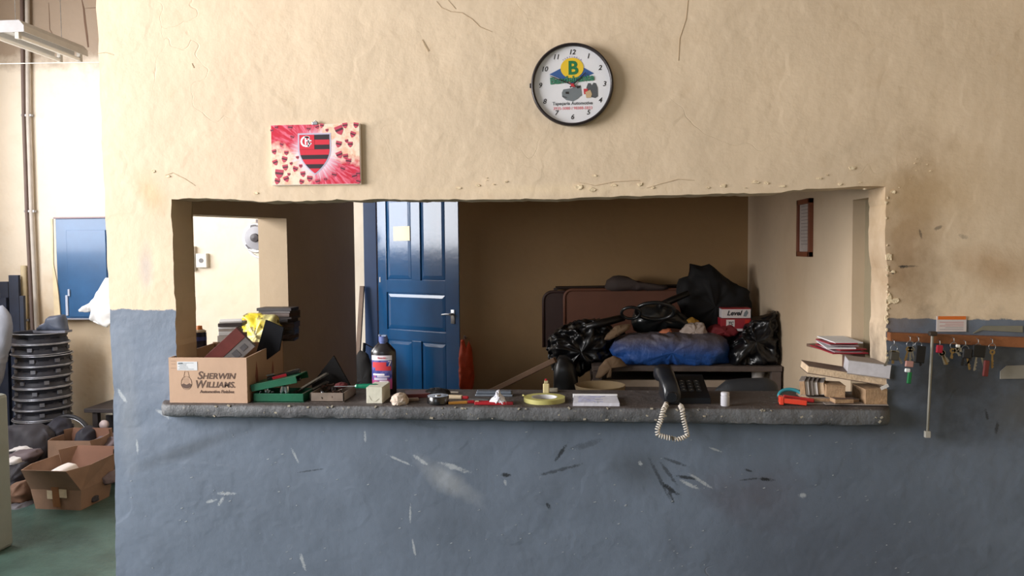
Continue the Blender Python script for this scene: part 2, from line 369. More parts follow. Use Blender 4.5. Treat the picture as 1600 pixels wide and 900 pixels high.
c = t.mix(t.math('MULTIPLY', t.ramp(Z, ZS - .008, ZS - .002), .75), c, lin((66, 54, 48)))
c = t.mix(t.math('MULTIPLY', t.ramp(n3, .64, .7), .5), c, lin((150, 146, 138)))
t.set(t.b.inputs['Base Color'], c); t.b.inputs['Roughness'].default_value = .6
t.set(t.b.inputs['Normal'], t.bump(n3, .5, .004, t.bump(n2, .8, .015)))
tag(sp.build('counter_sill', t.m, smooth=True, ang=40), 'rough grey concrete counter slab along the bottom of the pass-through opening', 'counter')
sp2 = MB()
for k in range(46):
    x = rr.uniform(290, 1390); p = P(x, 0, y=Ysf); z = ZS - rr.choice([.004, .008, .03, .045]) ; s = rr.uniform(.002, .006)
    sp2.box((p.x, Ysf + .001, z), (s * 2, .004, s * 1.2), Euler((0, rr.uniform(-1, 1), 0)))
stuff(sp2.build('mortar_chip', M('pale_mortar_chip', (168, 160, 144), .9), bpy.data.objects['counter_sill']))
# back-room walls
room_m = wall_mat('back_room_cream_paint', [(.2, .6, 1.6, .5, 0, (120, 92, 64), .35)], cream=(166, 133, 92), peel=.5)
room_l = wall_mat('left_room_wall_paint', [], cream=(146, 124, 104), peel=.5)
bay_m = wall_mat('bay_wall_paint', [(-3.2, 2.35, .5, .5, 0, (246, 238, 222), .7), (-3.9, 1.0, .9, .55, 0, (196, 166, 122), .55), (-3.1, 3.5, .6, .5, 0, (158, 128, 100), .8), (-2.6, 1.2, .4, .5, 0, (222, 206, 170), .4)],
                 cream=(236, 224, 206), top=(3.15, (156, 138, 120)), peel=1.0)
side_m = wall_mat('side_wall_paint', [(4.3, 1.35, .35, .5, 0, (184, 152, 112), .35), (3.35, 1.5, .1, .3, 0, (170, 140, 104), .2)], cream=(214, 192, 164), peel=.4, plane='yz')
dull_m = wall_mat('garage_wall_paint', [], split=(1.335, 0), cream=(214, 190, 150))
# left wall with window opening y 3.164..4.22, z 1.15..1.75
XE0 = P(555, 450, y=5.2).x
def sk(px):          # depth at which a pixel column meets the slightly splayed left wall
    y = 4.0
    for _ in range(30): y = P(px, 450, x=XL + (XE0 - XL) * (y - Y1) / (5.2 - Y1)).y
    return y
ya, yb = max(sk(300), Y1 + .002), sk(450)
za = P(450, 343, x=XL).z; zl = 1.14
wl = MB(); yend = 5.2
XE = P(555, 450, y=yend).x
def xl(y): return XL + (XE - XL) * (y - Y1) / (yend - Y1)
def wblock(y0, y1, z0, z1, z0b=None):
    z0b = z0 if z0b is None else z0b
    wl.faces([(xl(y0) - .155, y0, z0), (xl(y0), y0, z0), (xl(y1), y1, z0b), (xl(y1) - .155, y1, z0b), (xl(y0) - .155, y0, z1), (xl(y0), y0, z1), (xl(y1), y1, z1), (xl(y1) - .155, y1, z1)],
             [(0, 1, 2, 3), (4, 7, 6, 5), (0, 4, 5, 1), (3, 2, 6, 7), (0, 3, 7, 4), (1, 5, 6, 2)])
wblock(Y1, yend, 0, zl); wblock(Y1, ya, zl, 4.2); wblock(yb, yend, zl, 4.2)
# lintel: slanting underside
zt0 = P(300, 335, x=XL).z
wblock(ya, yb, zt0, 4.2, za)
struct(wl.build('wall_left', wall_mat('left_wall_paint', [], cream=(186, 164, 136), peel=.5)))
# door recess: back wall of bay with doorway, partition = room back wall
xd0 = P(570, 450, y=BAY).x; xd1 = P(725, 450, y=BAY).x; xpart = P(718, 450, y=YB).x
wb = MB()
XBL = -5.0
wb.b2((XBL, BAY, 0), (xd0, BAY + .2, 4.2)); wb.b2((xd0, BAY, 2.2), (xd1 + .1, BAY + .2, 4.2)); wb.b2((xd1 + .1, BAY, 0), (xpart + .35, BAY + .2, 4.2))
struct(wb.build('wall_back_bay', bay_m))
struct(MB().b2((xpart, YB, 0), (XR + .15, YB + .15, 4.2)).build('wall_back', room_m))
struct(MB().b2((xpart + .002, YB + .152, 0), (xpart + .12, BAY - .002, 4.2)).build('wall_recess', room_m))
wr = MB(); yn = P(1331, 450, x=XR).y; zn = P(1331, 313, x=XR).z
wr.b2((XR, yn, 0), (XR + .15, YB - .002, 4.2)); wr.b2((XR, Y1 + .002, zn), (XR + .15, yn, 4.2))
struct(wr.build('wall_right', side_m))
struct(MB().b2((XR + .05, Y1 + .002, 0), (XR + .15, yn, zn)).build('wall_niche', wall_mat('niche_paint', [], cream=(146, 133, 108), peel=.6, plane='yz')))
struct(MB().b2((XL, Y1 + .01, 3.0), (XR, YB, 3.1)).build('ceiling_back_room', dull_m))
# garage shell
floor_m = M('worn_green_floor_paint', (62, 86, 80), .4, var=.45, sc=3, bump=.3, bsc=25)
struct(MB().b2((-8, -8, -.2), (4.5, 7, 0)).build('floor', floor_m))
GL = XBL - .0
g = MB()   # garage left wall (x=-4.7) with wide opening, ends at bay corner
g.b2((-4.9, -5.2, 0), (-4.7, -.45, 4.2)); g.b2((-4.9, 2.45, 0), (-4.7, 3.25, 4.2)); g.b2((-4.9, 5.25, 0), (-4.7, BAY, 4.2)); g.b2((-4.9, 3.25, 0), (-4.7, 5.25, 1.6)); g.b2((-4.9, 3.25, 3.1), (-4.7, 5.25, 4.2)); g.b2((-4.9, -.45, 0), (-4.7, 2.45, 1.3)); g.b2((-4.9, -.45, 3.4), (-4.7, 2.45, 4.2))
struct(g.build('wall_side', dull_m))
g = MB(); g.b2((-4.7, -5.3, 0), (-4.35, -5.1, 4.2)); g.b2((-1.2, -5.3, 0), (3.4, -5.1, 4.2)); g.b2((-4.35, -5.3, 3.45), (-1.2, -5.1, 4.2)); g.b2((-4.35, -5.3, 0), (-1.2, -5.1, 1.45))
struct(g.build('wall_rear', dull_m))
struct(MB().b2((3.4, -5.3, 0), (3.6, 3.13, 4.2)).build('wall_far_right', dull_m))
roof_m = M('roof_sheet', (150, 146, 140), .8)
g = MB(); g.b2((-4.9, -5.3, 4.2), (3.6, BAY + .2, 4.3))
struct(g.build('ceiling', roof_m))
# pier at the frame's left edge, near the camera side of the bay
pe = MB(); q = P(19, 760, y=4.05)
pe.b2((q.x - .5, 3.85, 0), (q.x, 4.05, P(10, 622, y=3.9).z), .02)
tag(pe.build('low_wall_pier', wall_mat('pier_paint', [], cream=(128, 134, 130))), 'pale grey-green low masonry pier at the far left edge', 'pier')

# ---------------------------------------------------------------- blue door
blue = M('glossy_blue_door_paint', (26, 78, 124), .16, var=.12, sc=5, bump=.06, bsc=30, coat=.6)
blued = M('blue_door_frame_paint', (34, 58, 96), .3, var=.15, sc=6)
YD = BAY - .0
THD = math.radians(30)
HG = Vector((P(591, 450, y=BAY - .02).x, BAY - .02, 0)); DU = Vector((math.cos(THD), -math.sin(THD), 0))
def PD(px, py):
    d = ray(px, py); nn = Vector((DU.y, -DU.x, 0)); t_ = (HG - CAM).dot(nn) / d.dot(nn); q = CAM + d * t_; return Vector(((q - HG).dot(DU), 0, q.z))
dl = 0.0; dr = PD(717, 450).x
door = bpy.data.objects.new('door_1', None); COL.objects.link(door); door['kind'] = 'structure'; door.location = HG; door.rotation_euler = (0, 0, -THD)
O = Vector((0, 0, 0))
def pxr(a, b, c, d):     # pixel rect on door plane -> local (x0,z0,x1,z1)
    p = PD(a, b); q = PD(c, d); return min(p.x, q.x), min(p.z, q.z), max(p.x, q.x), max(p.z, q.z)
Wd = dr - dl; H = 2.1
c1 = PD(604, 450).x; c2 = PD(643, 450).x; c3 = PD(657, 450).x; c4 = PD(696, 450).x
z1 = PD(650, 438).z; z2 = PD(650, 458).z; z3 = PD(650, 517).z; z4 = PD(650, 533).z
lf = MB(); lf.b2((0, .012, 0), (Wd, .035, H))
for (a, b, c_, d) in [(0, 0, c1, H), (c4, 0, Wd, H), (c1, H - .12, c4, H), (c1, z2, c4, z1), (c1, z4, c4, z3), (c1, 0, c4, .2), (c2, z1, c3, H - .12), (c2, .2, c3, z4)]:
    lf.b2((a, 0, b), (c_, .02, d), .0015)
lf.build('door_leaf', blue, door)
def panel(a, b, c_, d):
    m = .022; g = .012
    vs = []
    for (k, yy) in ((.006, .013), (g, .008), (m + .012, .004)):
        vs += [(a + k, yy, b + k), (c_ - k, yy, b + k), (c_ - k, yy, d - k), (a + k, yy, d - k)]
    fs = [(8, 9, 10, 11)] + [(r * 4 + i, r * 4 + (i + 1) % 4, r * 4 + 4 + (i + 1) % 4, r * 4 + 4 + i) for r in (0, 1) for i in range(4)]
    MB().faces(vs, fs).build('door_panel', blue, door)
panel(c1, z1, c2, H - .12); panel(c3, z1, c4, H - .12); panel(c1, z3, c4, z2); panel(c1, .2, c2, z4); panel(c3, .2, c4, z4)
steel = M('worn_steel', (170, 172, 176), .35, .9, var=.2, sc=40)
hp = PD(708, 495)
h = MB(); h.b2((hp.x - .018, -.006, hp.z - .05), (hp.x + .018, .002, hp.z + .05), .002); h.cyl((hp.x, 0, hp.z + .02), (hp.x, -.04, hp.z + .02), .008); h.tube([(hp.x, -.04, hp.z + .02), (hp.x - .03, -.045, hp.z + .02), (hp.x - .07, -.04, hp.z + .015)], .007)
h.build('door_handle', steel, door, smooth=True, ang=40)
hp = PD(594, 437)
MB().b2((hp.x - .006, -.005, hp.z - .02), (hp.x + .006, .003, hp.z + .02), .001).build('hinge', steel, door)
fr = MB(); fx = P(571, 450, y=BAY).x
fr.b2((xd0, BAY - .012, 0), (HG.x - .012, BAY + .13, 2.14), .002); fr.b2((xd0, BAY - .012, 2.12), (xd1 + .1, BAY + .13, 2.2)); fr.b2((xd1 + .05, BAY - .012, 0), (xd1 + .1, BAY + .13, 2.14))
struct(fr.build('trim_1', blued))
struct(MB().b2((xd0 - .3, BAY + .8, 0), (xd1 + .5, BAY + .9, 4.2)).build('wall_hall', room_m))
a, b, c_, d = pxr(615, 354, 641, 376)
tag(MB().b2((0, -.002, 0), (c_ - a, 0, d - b)).build('paper_note', M('cream_paper', (238, 232, 206), .8, var=.05), loc=HG + DU * a + Vector((DU.y, -DU.x, 0)) * .003 * -1 * -1 + Vector((0, 0, b)), rot=(0, 0, -THD)), 'small square cream paper note stuck on the blue door', 'paper')
# ================================================================ THINGS ON THE WALL
# ---- clock
cc = P(894, 134, y=Y0); RC = .150
blackpl = M('dark_brown_plastic', (38, 30, 32), .35, var=.05)
clock = thing('wall_clock', 'round wall clock with dark rim and printed upholstery shop dial', 'clock', cc)
MB().lathe([(RC - .010, .024), (RC - .006, .034), (RC, .031), (RC + .002, .02), (RC, .001), (RC - .010, .001)], 72, R=FX, close=True).build('rim', blackpl, clock, smooth=True)
dial_m = M('white_dial_paper', (240, 240, 246), .6, var=.03)
MB().cyl((0, -.003, 0), (0, -.018, 0), RC - .008, seg=64).build('dial', dial_m, clock)
ink = M('black_ink', (34, 32, 38), .7, var=0); green = M('green_ink', (24, 120, 74), .7, var=0); yellow = M('yellow_ink', (244, 204, 50), .7, var=0)
bluei = M('blue_ink', (52, 96, 160), .7, var=0); red = M('red_ink', (206, 56, 66), .7, var=0); pinki = M('faded_red_ink', (226, 140, 150), .7, var=0)
greyi = M('grey_ink', (120, 128, 134), .7, var=0); dgi = M('dark_grey_ink', (86, 90, 96), .7, var=0); tealg = M('pale_green_ink', (74, 138, 120), .7, var=0); purp = M('lilac_ink', (170, 160, 200), .7, var=0); beigei = M('beige_ink', (206, 178, 140), .7, var=0)
YDL = -.0184
s_ = RC / 370.0   # crop units (900px crop: radius ~370) -> metres
def cp(x, y): return ((x - 432) * s_, (450 - y) * s_)
rad = .118
for i in range(1, 13):
    a = PI / 2 - 2 * PI * i / 12
    text(str(i), .025, 'numeral', ink, clock, (math.cos(a) * rad, YDL, math.sin(a) * rad * 1.0), shear=.2, bold=.0004)
def flat(pts, name, mat, par, yl, dy=.0004, fn=None):
    pp = [fn(*p) if fn else p for p in pts]; return MB().prism(pp, dy, (0, yl - dy, 0)).build(name, mat, par)
flat([(225, 352), (330, 300), (540, 300), (630, 352), (430, 440)], 'diamond', bluei, clock, YDL, fn=cp)
MB().prism([(cp(432, 300)[0] + 104 * s_ * math.cos(a), cp(432, 300)[1] + 92 * s_ * math.sin(a)) for a in [2 * PI * k / 40 for k in range(40)]], .0004, (0, YDL - .0010, 0)).build('emblem_disc', yellow, clock)
x, z = cp(440, 305); text('B', .068, 'emblem_letter', green, clock, (x, YDL - .0012, z), bold=.0022)
x, z = cp(430, 402)
tt = text('Bandeirante', .0335, 'shop_name_shadow', green, clock, (x, YDL - .0014, z), bold=.0014, rot=(PI / 2, -.07, 0)); tt = text('Bandeirante', .0335, 'shop_name', tealg, clock, (x + .0008, YDL - .0020, z + .0008), rot=(PI / 2, -.07, 0))
for k, ch in enumerate('TAPEÇARIA'):
    a = PI / 2 + (4 - k) * .19; text(ch, .0085, 'caption_letter', purp, clock, (cp(432, 300)[0] + 114 * s_ * math.cos(a), YDL, cp(432, 300)[1] + 100 * s_ * math.sin(a)), rot=(PI / 2, -(a - PI / 2), 0))
x, z = cp(435, 618); text('Tapeçaria Automotiva', .0165, 'caption', dgi, clock, (x, YDL, z), bold=.0003)
x, z = cp(437, 662); text('3935-5080 / 98388-5833', .0145, 'phone_number', pinki, clock, (x, YDL, z), bold=.0002)
flat([(338, 520), (352, 490), (430, 480), (470, 460), (510, 458), (520, 545), (480, 580), (440, 600), (380, 588), (340, 555)], 'printed_car', greyi, clock, YDL, fn=cp)
flat([(372, 512), (402, 512), (402, 534), (372, 530)], 'car_window', ink, clock, YDL - .0005, fn=cp); flat([(470, 470), (505, 460), (505, 478), (480, 486)], 'car_window', ink, clock, YDL - .0005, fn=cp)
flat([(345, 545), (382, 560), (382, 572), (345, 560)], 'car_bumper', dgi, clock, YDL - .0005, fn=cp)
flat([(560, 480), (575, 440), (598, 440), (610, 460), (625, 436), (645, 440), (662, 480), (665, 560), (640, 575), (590, 560)], 'printed_seat', dgi, clock, YDL, fn=cp)
flat([(535, 490), (572, 488), (575, 530), (540, 540)], 'printed_patch', red, clock, YDL - .0005, fn=cp); flat([(550, 520), (595, 500), (612, 540), (600, 570), (560, 572)], 'printed_roll', beigei, clock, YDL - .0008, fn=cp)
cx_, cz_ = cp(435, 455)
def hand(ax, az, wd, name, mat, yl):
    a = Vector((cx_, cz_)); b = Vector(cp(ax, az)); d = (b - a).normalized(); n = Vector((-d.y, d.x)) * wd; t0 = a - d * .012
    flat([tuple(t0 + n), tuple(b + n * .5), tuple(b - n * .5), tuple(t0 - n)], name, mat, clock, yl, .001)
hand(232, 368, .0022, 'minute_hand', ink, YDL - .006); hand(556, 345, .0028, 'hour_hand', ink, YDL - .004); hand(400, 425, .0014, 'second_hand', red, YDL - .008)
MB().cyl((cx_, YDL, cz_), (cx_, YDL - .008, cz_), .006).build('centre_cap', red, clock)
gm = NT('clear_glass'); gm.t.nodes.remove(gm.b); tr = gm.n('ShaderNodeBsdfTransparent'); gl = gm.n('ShaderNodeBsdfGlossy'); gl.inputs['Roughness'].default_value = .05
fr_ = gm.n('ShaderNodeFresnel'); fr_.inputs[0].default_value = 1.4; mx = gm.n('ShaderNodeMixShader'); gm.set(mx.inputs[0], fr_.outputs[0]); gm.set(mx.inputs[1], tr.outputs[0]); gm.set(mx.inputs[2], gl.outputs[0])
gm.set(gm.t.nodes['Material Output'].inputs[0], mx.outputs[0]); glass = gm.m
MB().faces([((RC - .009) * math.cos(2 * PI * k / 48), -.0292, (RC - .009) * math.sin(2 * PI * k / 48)) for k in range(48)], [tuple(range(48))]).build('glass', glass, clock)
MB().box((-RC - .003, -.018, 0), (.008, .014, .016), None, .002).build('latch', blackpl, clock)
# ---- calendar with crest
pA = P(423, 195, y=Y0 - .02); pB = P(561, 193, y=Y0 - .02); pC = P(428, 288, y=Y0 - .02); CW = (pB - pA).x; CH = pA.z - pC.z
ccx = (P(423, 195, y=2.98).x + P(562, 288, y=2.98).x) / 2; ccz = P(492, 241, y=2.98).z
cal = thing('crest_picture', 'red and white picture board with a football crest hanging on the wall', 'picture', (ccx, Y0 - .002, ccz), rot=(0, 0, 0))
t = NT('burst_print'); X, Y, Z = t.xyz()
an = t.math('ARCTAN2', Z, X); r2 = t.math('SQRT', t.math('ADD', t.math('MULTIPLY', X, X), t.math('MULTIPLY', Z, Z)))
cv = t.n('ShaderNodeCombineXYZ'); t.set(cv.inputs[0], t.math('MULTIPLY', an, 5)); t.set(cv.inputs[1], t.math('MULTIPLY', r2, 6))
raysn = t.noise(2.4, 3, .6, vec=cv.outputs[0])
blot = t.noise(28, 4, .7)
diag = t.math('MULTIPLY', t.math('SINE', t.math('ADD', t.math('MULTIPLY', an, 2), 3.5)), 1.0)
side = t.ramp(t.math('ADD', diag, t.math('MULTIPLY', t.math('SUBTRACT', blot, .5), 1.2)), -.25, .25)
basec = t.mix(t.ramp(raysn, .45, .68), lin((206, 34, 62)), lin((240, 130, 156)))
creamc = t.mix(t.ramp(blot, .45, .6), lin((244, 226, 204)), lin((238, 190, 160)))
c = t.mix(side, creamc, basec)
c = t.mix(t.math('MULTIPLY', t.ramp(t.math('ADD', r2, t.math('MULTIPLY', t.math('SUBTRACT', raysn, .5), .12)), .10, .055), .9), c, lin((240, 222, 240)))
t.set(t.b.inputs['Base Color'], c); t.b.inputs['Roughness'].default_value = .35
MB().b2((-CW / 2, -.014, -CH / 2), (CW / 2, -.0125, CH / 2)).build('print', t.m, cal)
MB().b2((-CW / 2 - .001, -.0124, -CH / 2 - .002), (CW / 2 + .003, 0, CH / 2 + .001)).build('backing_board', M('white_card', (238, 226, 214), .7, var=.05), cal)
MB().box((0, -.010, CH / 2 + .004), (.022, .012, .012), None, .002).tube([(-.006, -.008, CH / 2 + .008), (0, -.010, CH / 2 + .016), (.008, -.008, CH / 2 + .010)], .0016).build('clip', steel, cal)
def shield_w(t_): # t 0 top..1 bottom -> half width fraction
    return 1.0 if t_ < .35 else max(0.0, 1 - ((t_ - .35) / .65) ** 2.1)
def shield_poly(w_, h_, t0=0.0, t1=1.0, n=16, x0=None):
    L = [(-w_ * shield_w(t0 + (t1 - t0) * k / n), h_ / 2 - h_ * (t0 + (t1 - t0) * k / n)) for k in range(n + 1)]
    R_ = [(-x, z) for x, z in L][::-1]
    pts = L + R_
    if x0 is not None: pts = [(x0, L[0][1])] + [(x0, L[-1][1])] + [q for q in R_]
    out = []
    for q in pts:
        if not out or math.hypot(q[0] - out[-1][0], q[1] - out[-1][1]) > 1e-6: out.append(q)
    if math.hypot(out[0][0] - out[-1][0], out[0][1] - out[-1][1]) < 1e-6: out.pop()
    return out
cw, chh = 47 * CW / 138 / 2 * 1.0, 59 * CW / 138
cxo, czo = -.003, .001
def cflat(poly, name, mat, yl, dy=.0005): return MB().prism([(x + cxo, z + czo) for x, z in poly], dy, (0, yl - dy, 0)).build(name, mat, cal)
silver = M('silver_ink', (196, 190, 214), .4, var=0); crimson = M('crimson_ink', (214, 40, 62), .4, var=0); cblack = M('crest_black_ink', (44, 34, 42), .4, var=0); whitei = M('white_ink', (244, 236, 244), .5, var=0)
cflat(shield_poly(cw * 1.1, chh * 1.08), 'crest_border', silver, -.0141)
bands = [(.0, .13, 'k'), (.13, .26, 'r'), (.26, .38, 'k'), (.38, .52, 'r'), (.52, .63, 'k'), (.63, .76, 'r'), (.76, .87, 'k'), (.87, .995, 'r')]
for a, b, k in bands:
    cflat(shield_poly(cw, chh, a, b), 'crest_band', crimson if k == 'r' else cblack, -.0147)
cflat([(-cw, chh / 2), (-cw, chh / 2 - chh * .375), (-cw * .0, chh / 2 - chh * .375), (-cw * .0, chh / 2)], 'crest_canton', crimson, -.0153)
for ch, dx, dz, sz in [('C', -.008, 0, .058), ('R', .004, .004, .044), ('F', .013, -.007, .036)]:
    text(ch, sz, 'monogram_letter', whitei, cal, (cxo - cw * .5 + dx * .8, -.0159, czo + chh / 2 - chh * .19 + dz), ext=.0004, bold=.0008)
sm = MB().prism(shield_poly(.008, .019, n=5), .0004).build('small_crest', M('dark_pink_ink', (196, 66, 92), .5, var=0), cal)
sm2 = MB().prism(shield_poly(.0078, .019, .30, .52, n=3), .0006).build('small_crest_band', M('dark_wine_ink', (84, 36, 50), .5, var=0), sm)
spots = [(118, 170, .7), (170, 135, .8), (330, 140, 1.1), (225, 335, .9), (140, 420, 1.1), (280, 435, 1.0), (255, 510, 1.3), (150, 545, 1.2), (265, 605, 1.3), (190, 680, 2.0), (378, 625, 1.2), (335, 560, .7), (445, 590, .8),
         (165, 765, 1.3), (275, 740, 1.3), (470, 685, 1.2), (545, 740, 1.3), (450, 775, 1.1), (640, 775, 1.1), (730, 750, .8), (830, 700, 1.1), (905, 185, 2.0), (970, 130, 1.2), (1095, 130, 1.2), (1055, 235, 1.3), (985, 310, .8), (1025, 350, 1.2),
         (890, 345, 1.4), (900, 470, 1.5), (970, 490, 1.2), (1000, 545, 1.3), (930, 630, 1.1), (1070, 720, 1.3), (1110, 690, 1.0), (700, 125, .9), (648, 140, .9), (760, 180, .7), (545, 160, .9), (350, 250, .9), (410, 490, .7), (305, 685, .7), (1110, 780, 1.1)]
for i, (x, y, sc) in enumerate(spots):
    lx = (x - 620) / 1025 * CW; lz = (455 - y) / 695 * CH
    o = sm if i == 0 else sm.copy()
    if i: COL.objects.link(o)
    o.location = (lx, -.0146, lz); o.scale = (sc, 1, sc * .95); o.rotation_euler = (0, ((i * 37) % 7 - 3) * .12, 0)
    if i: b_ = sm2.copy(); COL.objects.link(b_); b_.parent = o; b_.location = (0, -.0003, 0)
sm2.location = (0, -.0003, 0)
# ---- key rail and what hangs round it
woodr = M('varnished_rail_wood', (136, 84, 52), .45, var=.35, sc=12, bump=.2)
pl = P(1384, 526, y=Y0 - .02); prr = P(1600, 534, y=Y0 - .02)
rl = MB(); p0 = Vector((XR + .115 + 0.02, Y0 - .017, pl.z - .0)); 
x0r = P(1386, 520, y=Y0).x; x1r = 2.1
def railz(x): return pl.z + (prr.z - pl.z) * (x - pl.x) / (prr.x - pl.x)
ds = [(0, .0, .013), (1, .0, .021)]
rail = thing('key_rail', 'brown wooden rail with key hooks on the grey wall right of the opening', 'rail', (x0r, Y0, 0))
zz0, zz1 = railz(x0r), railz(x1r)
rl.faces([(0, -.034, zz0 - .014), (0, 0, zz0 - .014), (0, 0, zz0 + .016), (0, -.034, zz0 + .016), (x1r - x0r, -.034, zz1 - .026), (x1r - x0r, 0, zz1 - .026), (x1r - x0r, 0, zz1 + .016), (x1r - x0r, -.034, zz1 + .016)],
         [(0, 1, 2, 3), (4, 7, 6, 5), (0, 4, 5, 1), (3, 2, 6, 7), (0, 3, 7, 4), (1, 5, 6, 2)])
rl.build('rail_board', woodr, rail)
brass = M('worn_brass', (150, 126, 84), .4, .7); keyst = M('key_metal', (160, 158, 150), .35, .8, var=.3, sc=60); blk = M('black_rubber', (22, 22, 25), .5, var=.1)
def hook(px, py):
    p = P(px, py, y=Y0 - .04); l = p - Vector((x0r, Y0, 0))
    MB().tube([(l.x, -.03, l.z + .012), (l.x, -.048, l.z + .008), (l.x, -.05, l.z - .002), (l.x, -.042, l.z - .006)], .0017, 6).build('hook', steel, rail)
    return p
def key(mb, o, d, L, wr=.010):
    d = Vector((d[0], 0, d[1])).normalized(); n = Vector((-d.z, 0, d.x)); o = Vector(o)
    R_ = Matrix((Vector(n), Vector((0, 1, 0)), -d)).transposed()
    mb.lathe([(wr * .35, -.001), (wr, -.001), (wr, .001), (wr * .35, .001)], 14, o + d * wr, Matrix((n, -d, Vector((0, 1, 0)))).transposed(), True)
    mb.box(o + d * (wr * 2 + L / 2 - .002), (.006, .0022, L), R_)
    for k in range(3): mb.box(o + d * (wr * 2 + L * (.45 + .2 * k)) + n * .004, (.004, .002, .004), R_)
def bunch(px, py, label, keys, extra=None):
    p = hook(px, py); t_ = thing('key_bunch', label, 'keys', (p.x, p.y - .006, p.z - .006), group=None)
    MB().tube([(0.012 * math.sin(2 * PI * k / 16), 0, -.012 - .0 + .012 * math.cos(2 * PI * k / 16)) for k in range(16)], .0011, 6, True).build('key_ring', steel, t_, smooth=True)
    for (dx, dz, L, m_) in keys:
        mb = MB(); key(mb, (dx * .010, -.002, -.020), (dx, dz), L); mb.build('key', m_, t_)
    if extra: extra(t_)
    return t_
def fob(col, name, sx, sz, dx, dz, lab=None):
    def f(t_):
        o = MB().box((dx, -.006, dz), (sx, .010, sz), Euler((0, .1, 0)), .003).build('key_fob', M(name, col, .5, var=.1), t_)
        if lab: o['label'] = lab
    return f
def two(*fs):
    def f(t_):
        for q in fs: q(t_)
    return f
bunch(1396, 536, 'small bunch of pale keys at the left end of the rail, beside the opening', [(-.5, -1, .045, keyst), (.45, -1, .035, keyst), (-.1, -1, .03, brass)], fob((70, 66, 60), 'dull_tag_plastic', .03, .03, .0, -.04))
bunch(1421, 530, 'long key bunch with pink tag and green fob, second from the left end', [(.0, -1, .05, keyst), (.25, -1, .04, keyst), (-.3, -1, .035, brass)],
      two(fob((176, 130, 122), 'pink_tag', .028, .022, -.004, -.082, 'pinkish tag'), fob((230, 234, 236), 'white_tag', .018, .014, -.010, -.105, 'white tag'), fob((20, 110, 60), 'green_fob', .014, .042, -.003, -.132, 'green fob')))
bunch(1434, 531, 'black key case hanging left of the thin metal rod', [(.1, -1, .05, blk), (-.2, -1, .04, keyst)], fob((14, 15, 20), 'black_case_leather', .034, .062, .004, -.045))
bunch(1467, 536, 'key bunch with round red fob, right of the thin metal rod', [(.3, -1, .035, keyst), (.55, -1, .03, keyst), (.42, -1, .037, brass)], fob((160, 26, 50), 'red_fob', .022, .028, -.003, -.014, 'red fob'))
bunch(1489, 532, 'silvery keys bunched tightly mid rail', [(.5, -1, .014, keyst), (-.2, -1, .02, brass), (.9, -.6, .012, keyst)], fob((226, 222, 216), 'cream_fob', .014, .010, .012, -.012))
bunch(1507, 537, 'dark key bunch with one pale short key below the card', [(.2, -1, .05, brass), (-.2, -1, .035, blk)], fob((30, 30, 34), 'charcoal_fob', .03, .034, .004, -.028))
bunch(1527, 534, 'large black key bunch with long silver key and dark red fob', [(-.15, -1, .06, keyst), (.3, -1, .075, keyst), (-.6, -1, .05, blk)], two(fob((18, 18, 20), 'black_fob', .044, .044, .0, -.026), fob((104, 40, 38), 'dark_red_fob', .018, .058, .026, -.088, 'dark red fob')))
bunch(1549, 534, 'thin small key on the last hook at right', [(.0, -1, .05, brass)])
# thin metal rod
pt, pb_ = P(1457, 522, y=Y0 - .05), P(1449, 676, y=Y0 - .03)
rd = thing('metal_rod', 'thin grey metal rod hanging straight down from the key rail', 'rod', pt)
q = pb_ - pt
MB().cyl((0, 0, 0), q, .0055, .0045, 10).build('rod', M('dull_rod_metal', (140, 136, 126), .5, .4), rd, smooth=True, ang=40)
MB().box(q + Vector((0, 0, -.006)), (.02, .014, .024), None, .002).build('end_clip', M('pale_clip', (176, 172, 164), .6), rd)
MB().box((0, -.002, .002), (.026, .018, .016), None, .003).build('hook_block', M('dark_hook_metal', (70, 62, 56), .5, .5), rd)
# card, tape strip, paper slip
a, b = P(1463, 494, y=Y0), P(1509, 518, y=Y0)
card = thing('business_card', 'white card with an orange top band pinned above the key rail', 'card', (a.x, Y0, b.z))
w_, h_ = b.x - a.x, a.z - b.z
MB().b2((0, -.004, 0), (w_, -.001, h_)).build('card_sheet', M('card_grey_white', (206, 198, 196), .5, var=.05), card)
MB().b2((.004, -.0046, h_ * .78), (w_ - .002, -.004, h_)).build('orange_band', M('orange_print', (214, 112, 44), .5, var=.05), card)
for k in range(5): MB().b2((.01 + .02 * (k % 2), -.0044, h_ * (.12 + .12 * k)), (w_ - .01, -.004, h_ * (.12 + .12 * k) + .002)).build('print_line', M('pale_red_print', (190, 130, 130), .6, var=0) if k > 1 else M('pale_grey_print', (150, 146, 150), .6, var=0), card)
a, b = P(1520, 509, y=Y0), P(1597, 521, y=Y0)
MBs = MB(); MBs.prism([(0, 0), (.03, .012), (b.x - a.x, .004), (b.x - a.x, a.z - b.z), (.035, a.z - b.z), (-.0, .002)], .002, (0, -.003, 0))
tag(MBs.build('paper_strip', M('grey_green_paper', (128, 126, 112), .8), loc=(a.x, Y0 - .001, b.z)), 'curled grey paper strip stuck above the key rail at right', 'paper')
a, b = P(1562, 570, y=Y0), P(1604, 592, y=Y0)
MBs = MB(); MBs.prism([(0, 0), (b.x - a.x, .002), (b.x - a.x, a.z - b.z), (.022, a.z - b.z - .003), (.0, .028)], .003, (0, -.004, 0))
ps = tag(MBs.build('paper_slip', M('dingy_white_paper', (156, 152, 144), .8), loc=(a.x, Y0 - .001, b.z)), 'dingy white paper slip on the grey wall below the key rail', 'paper')
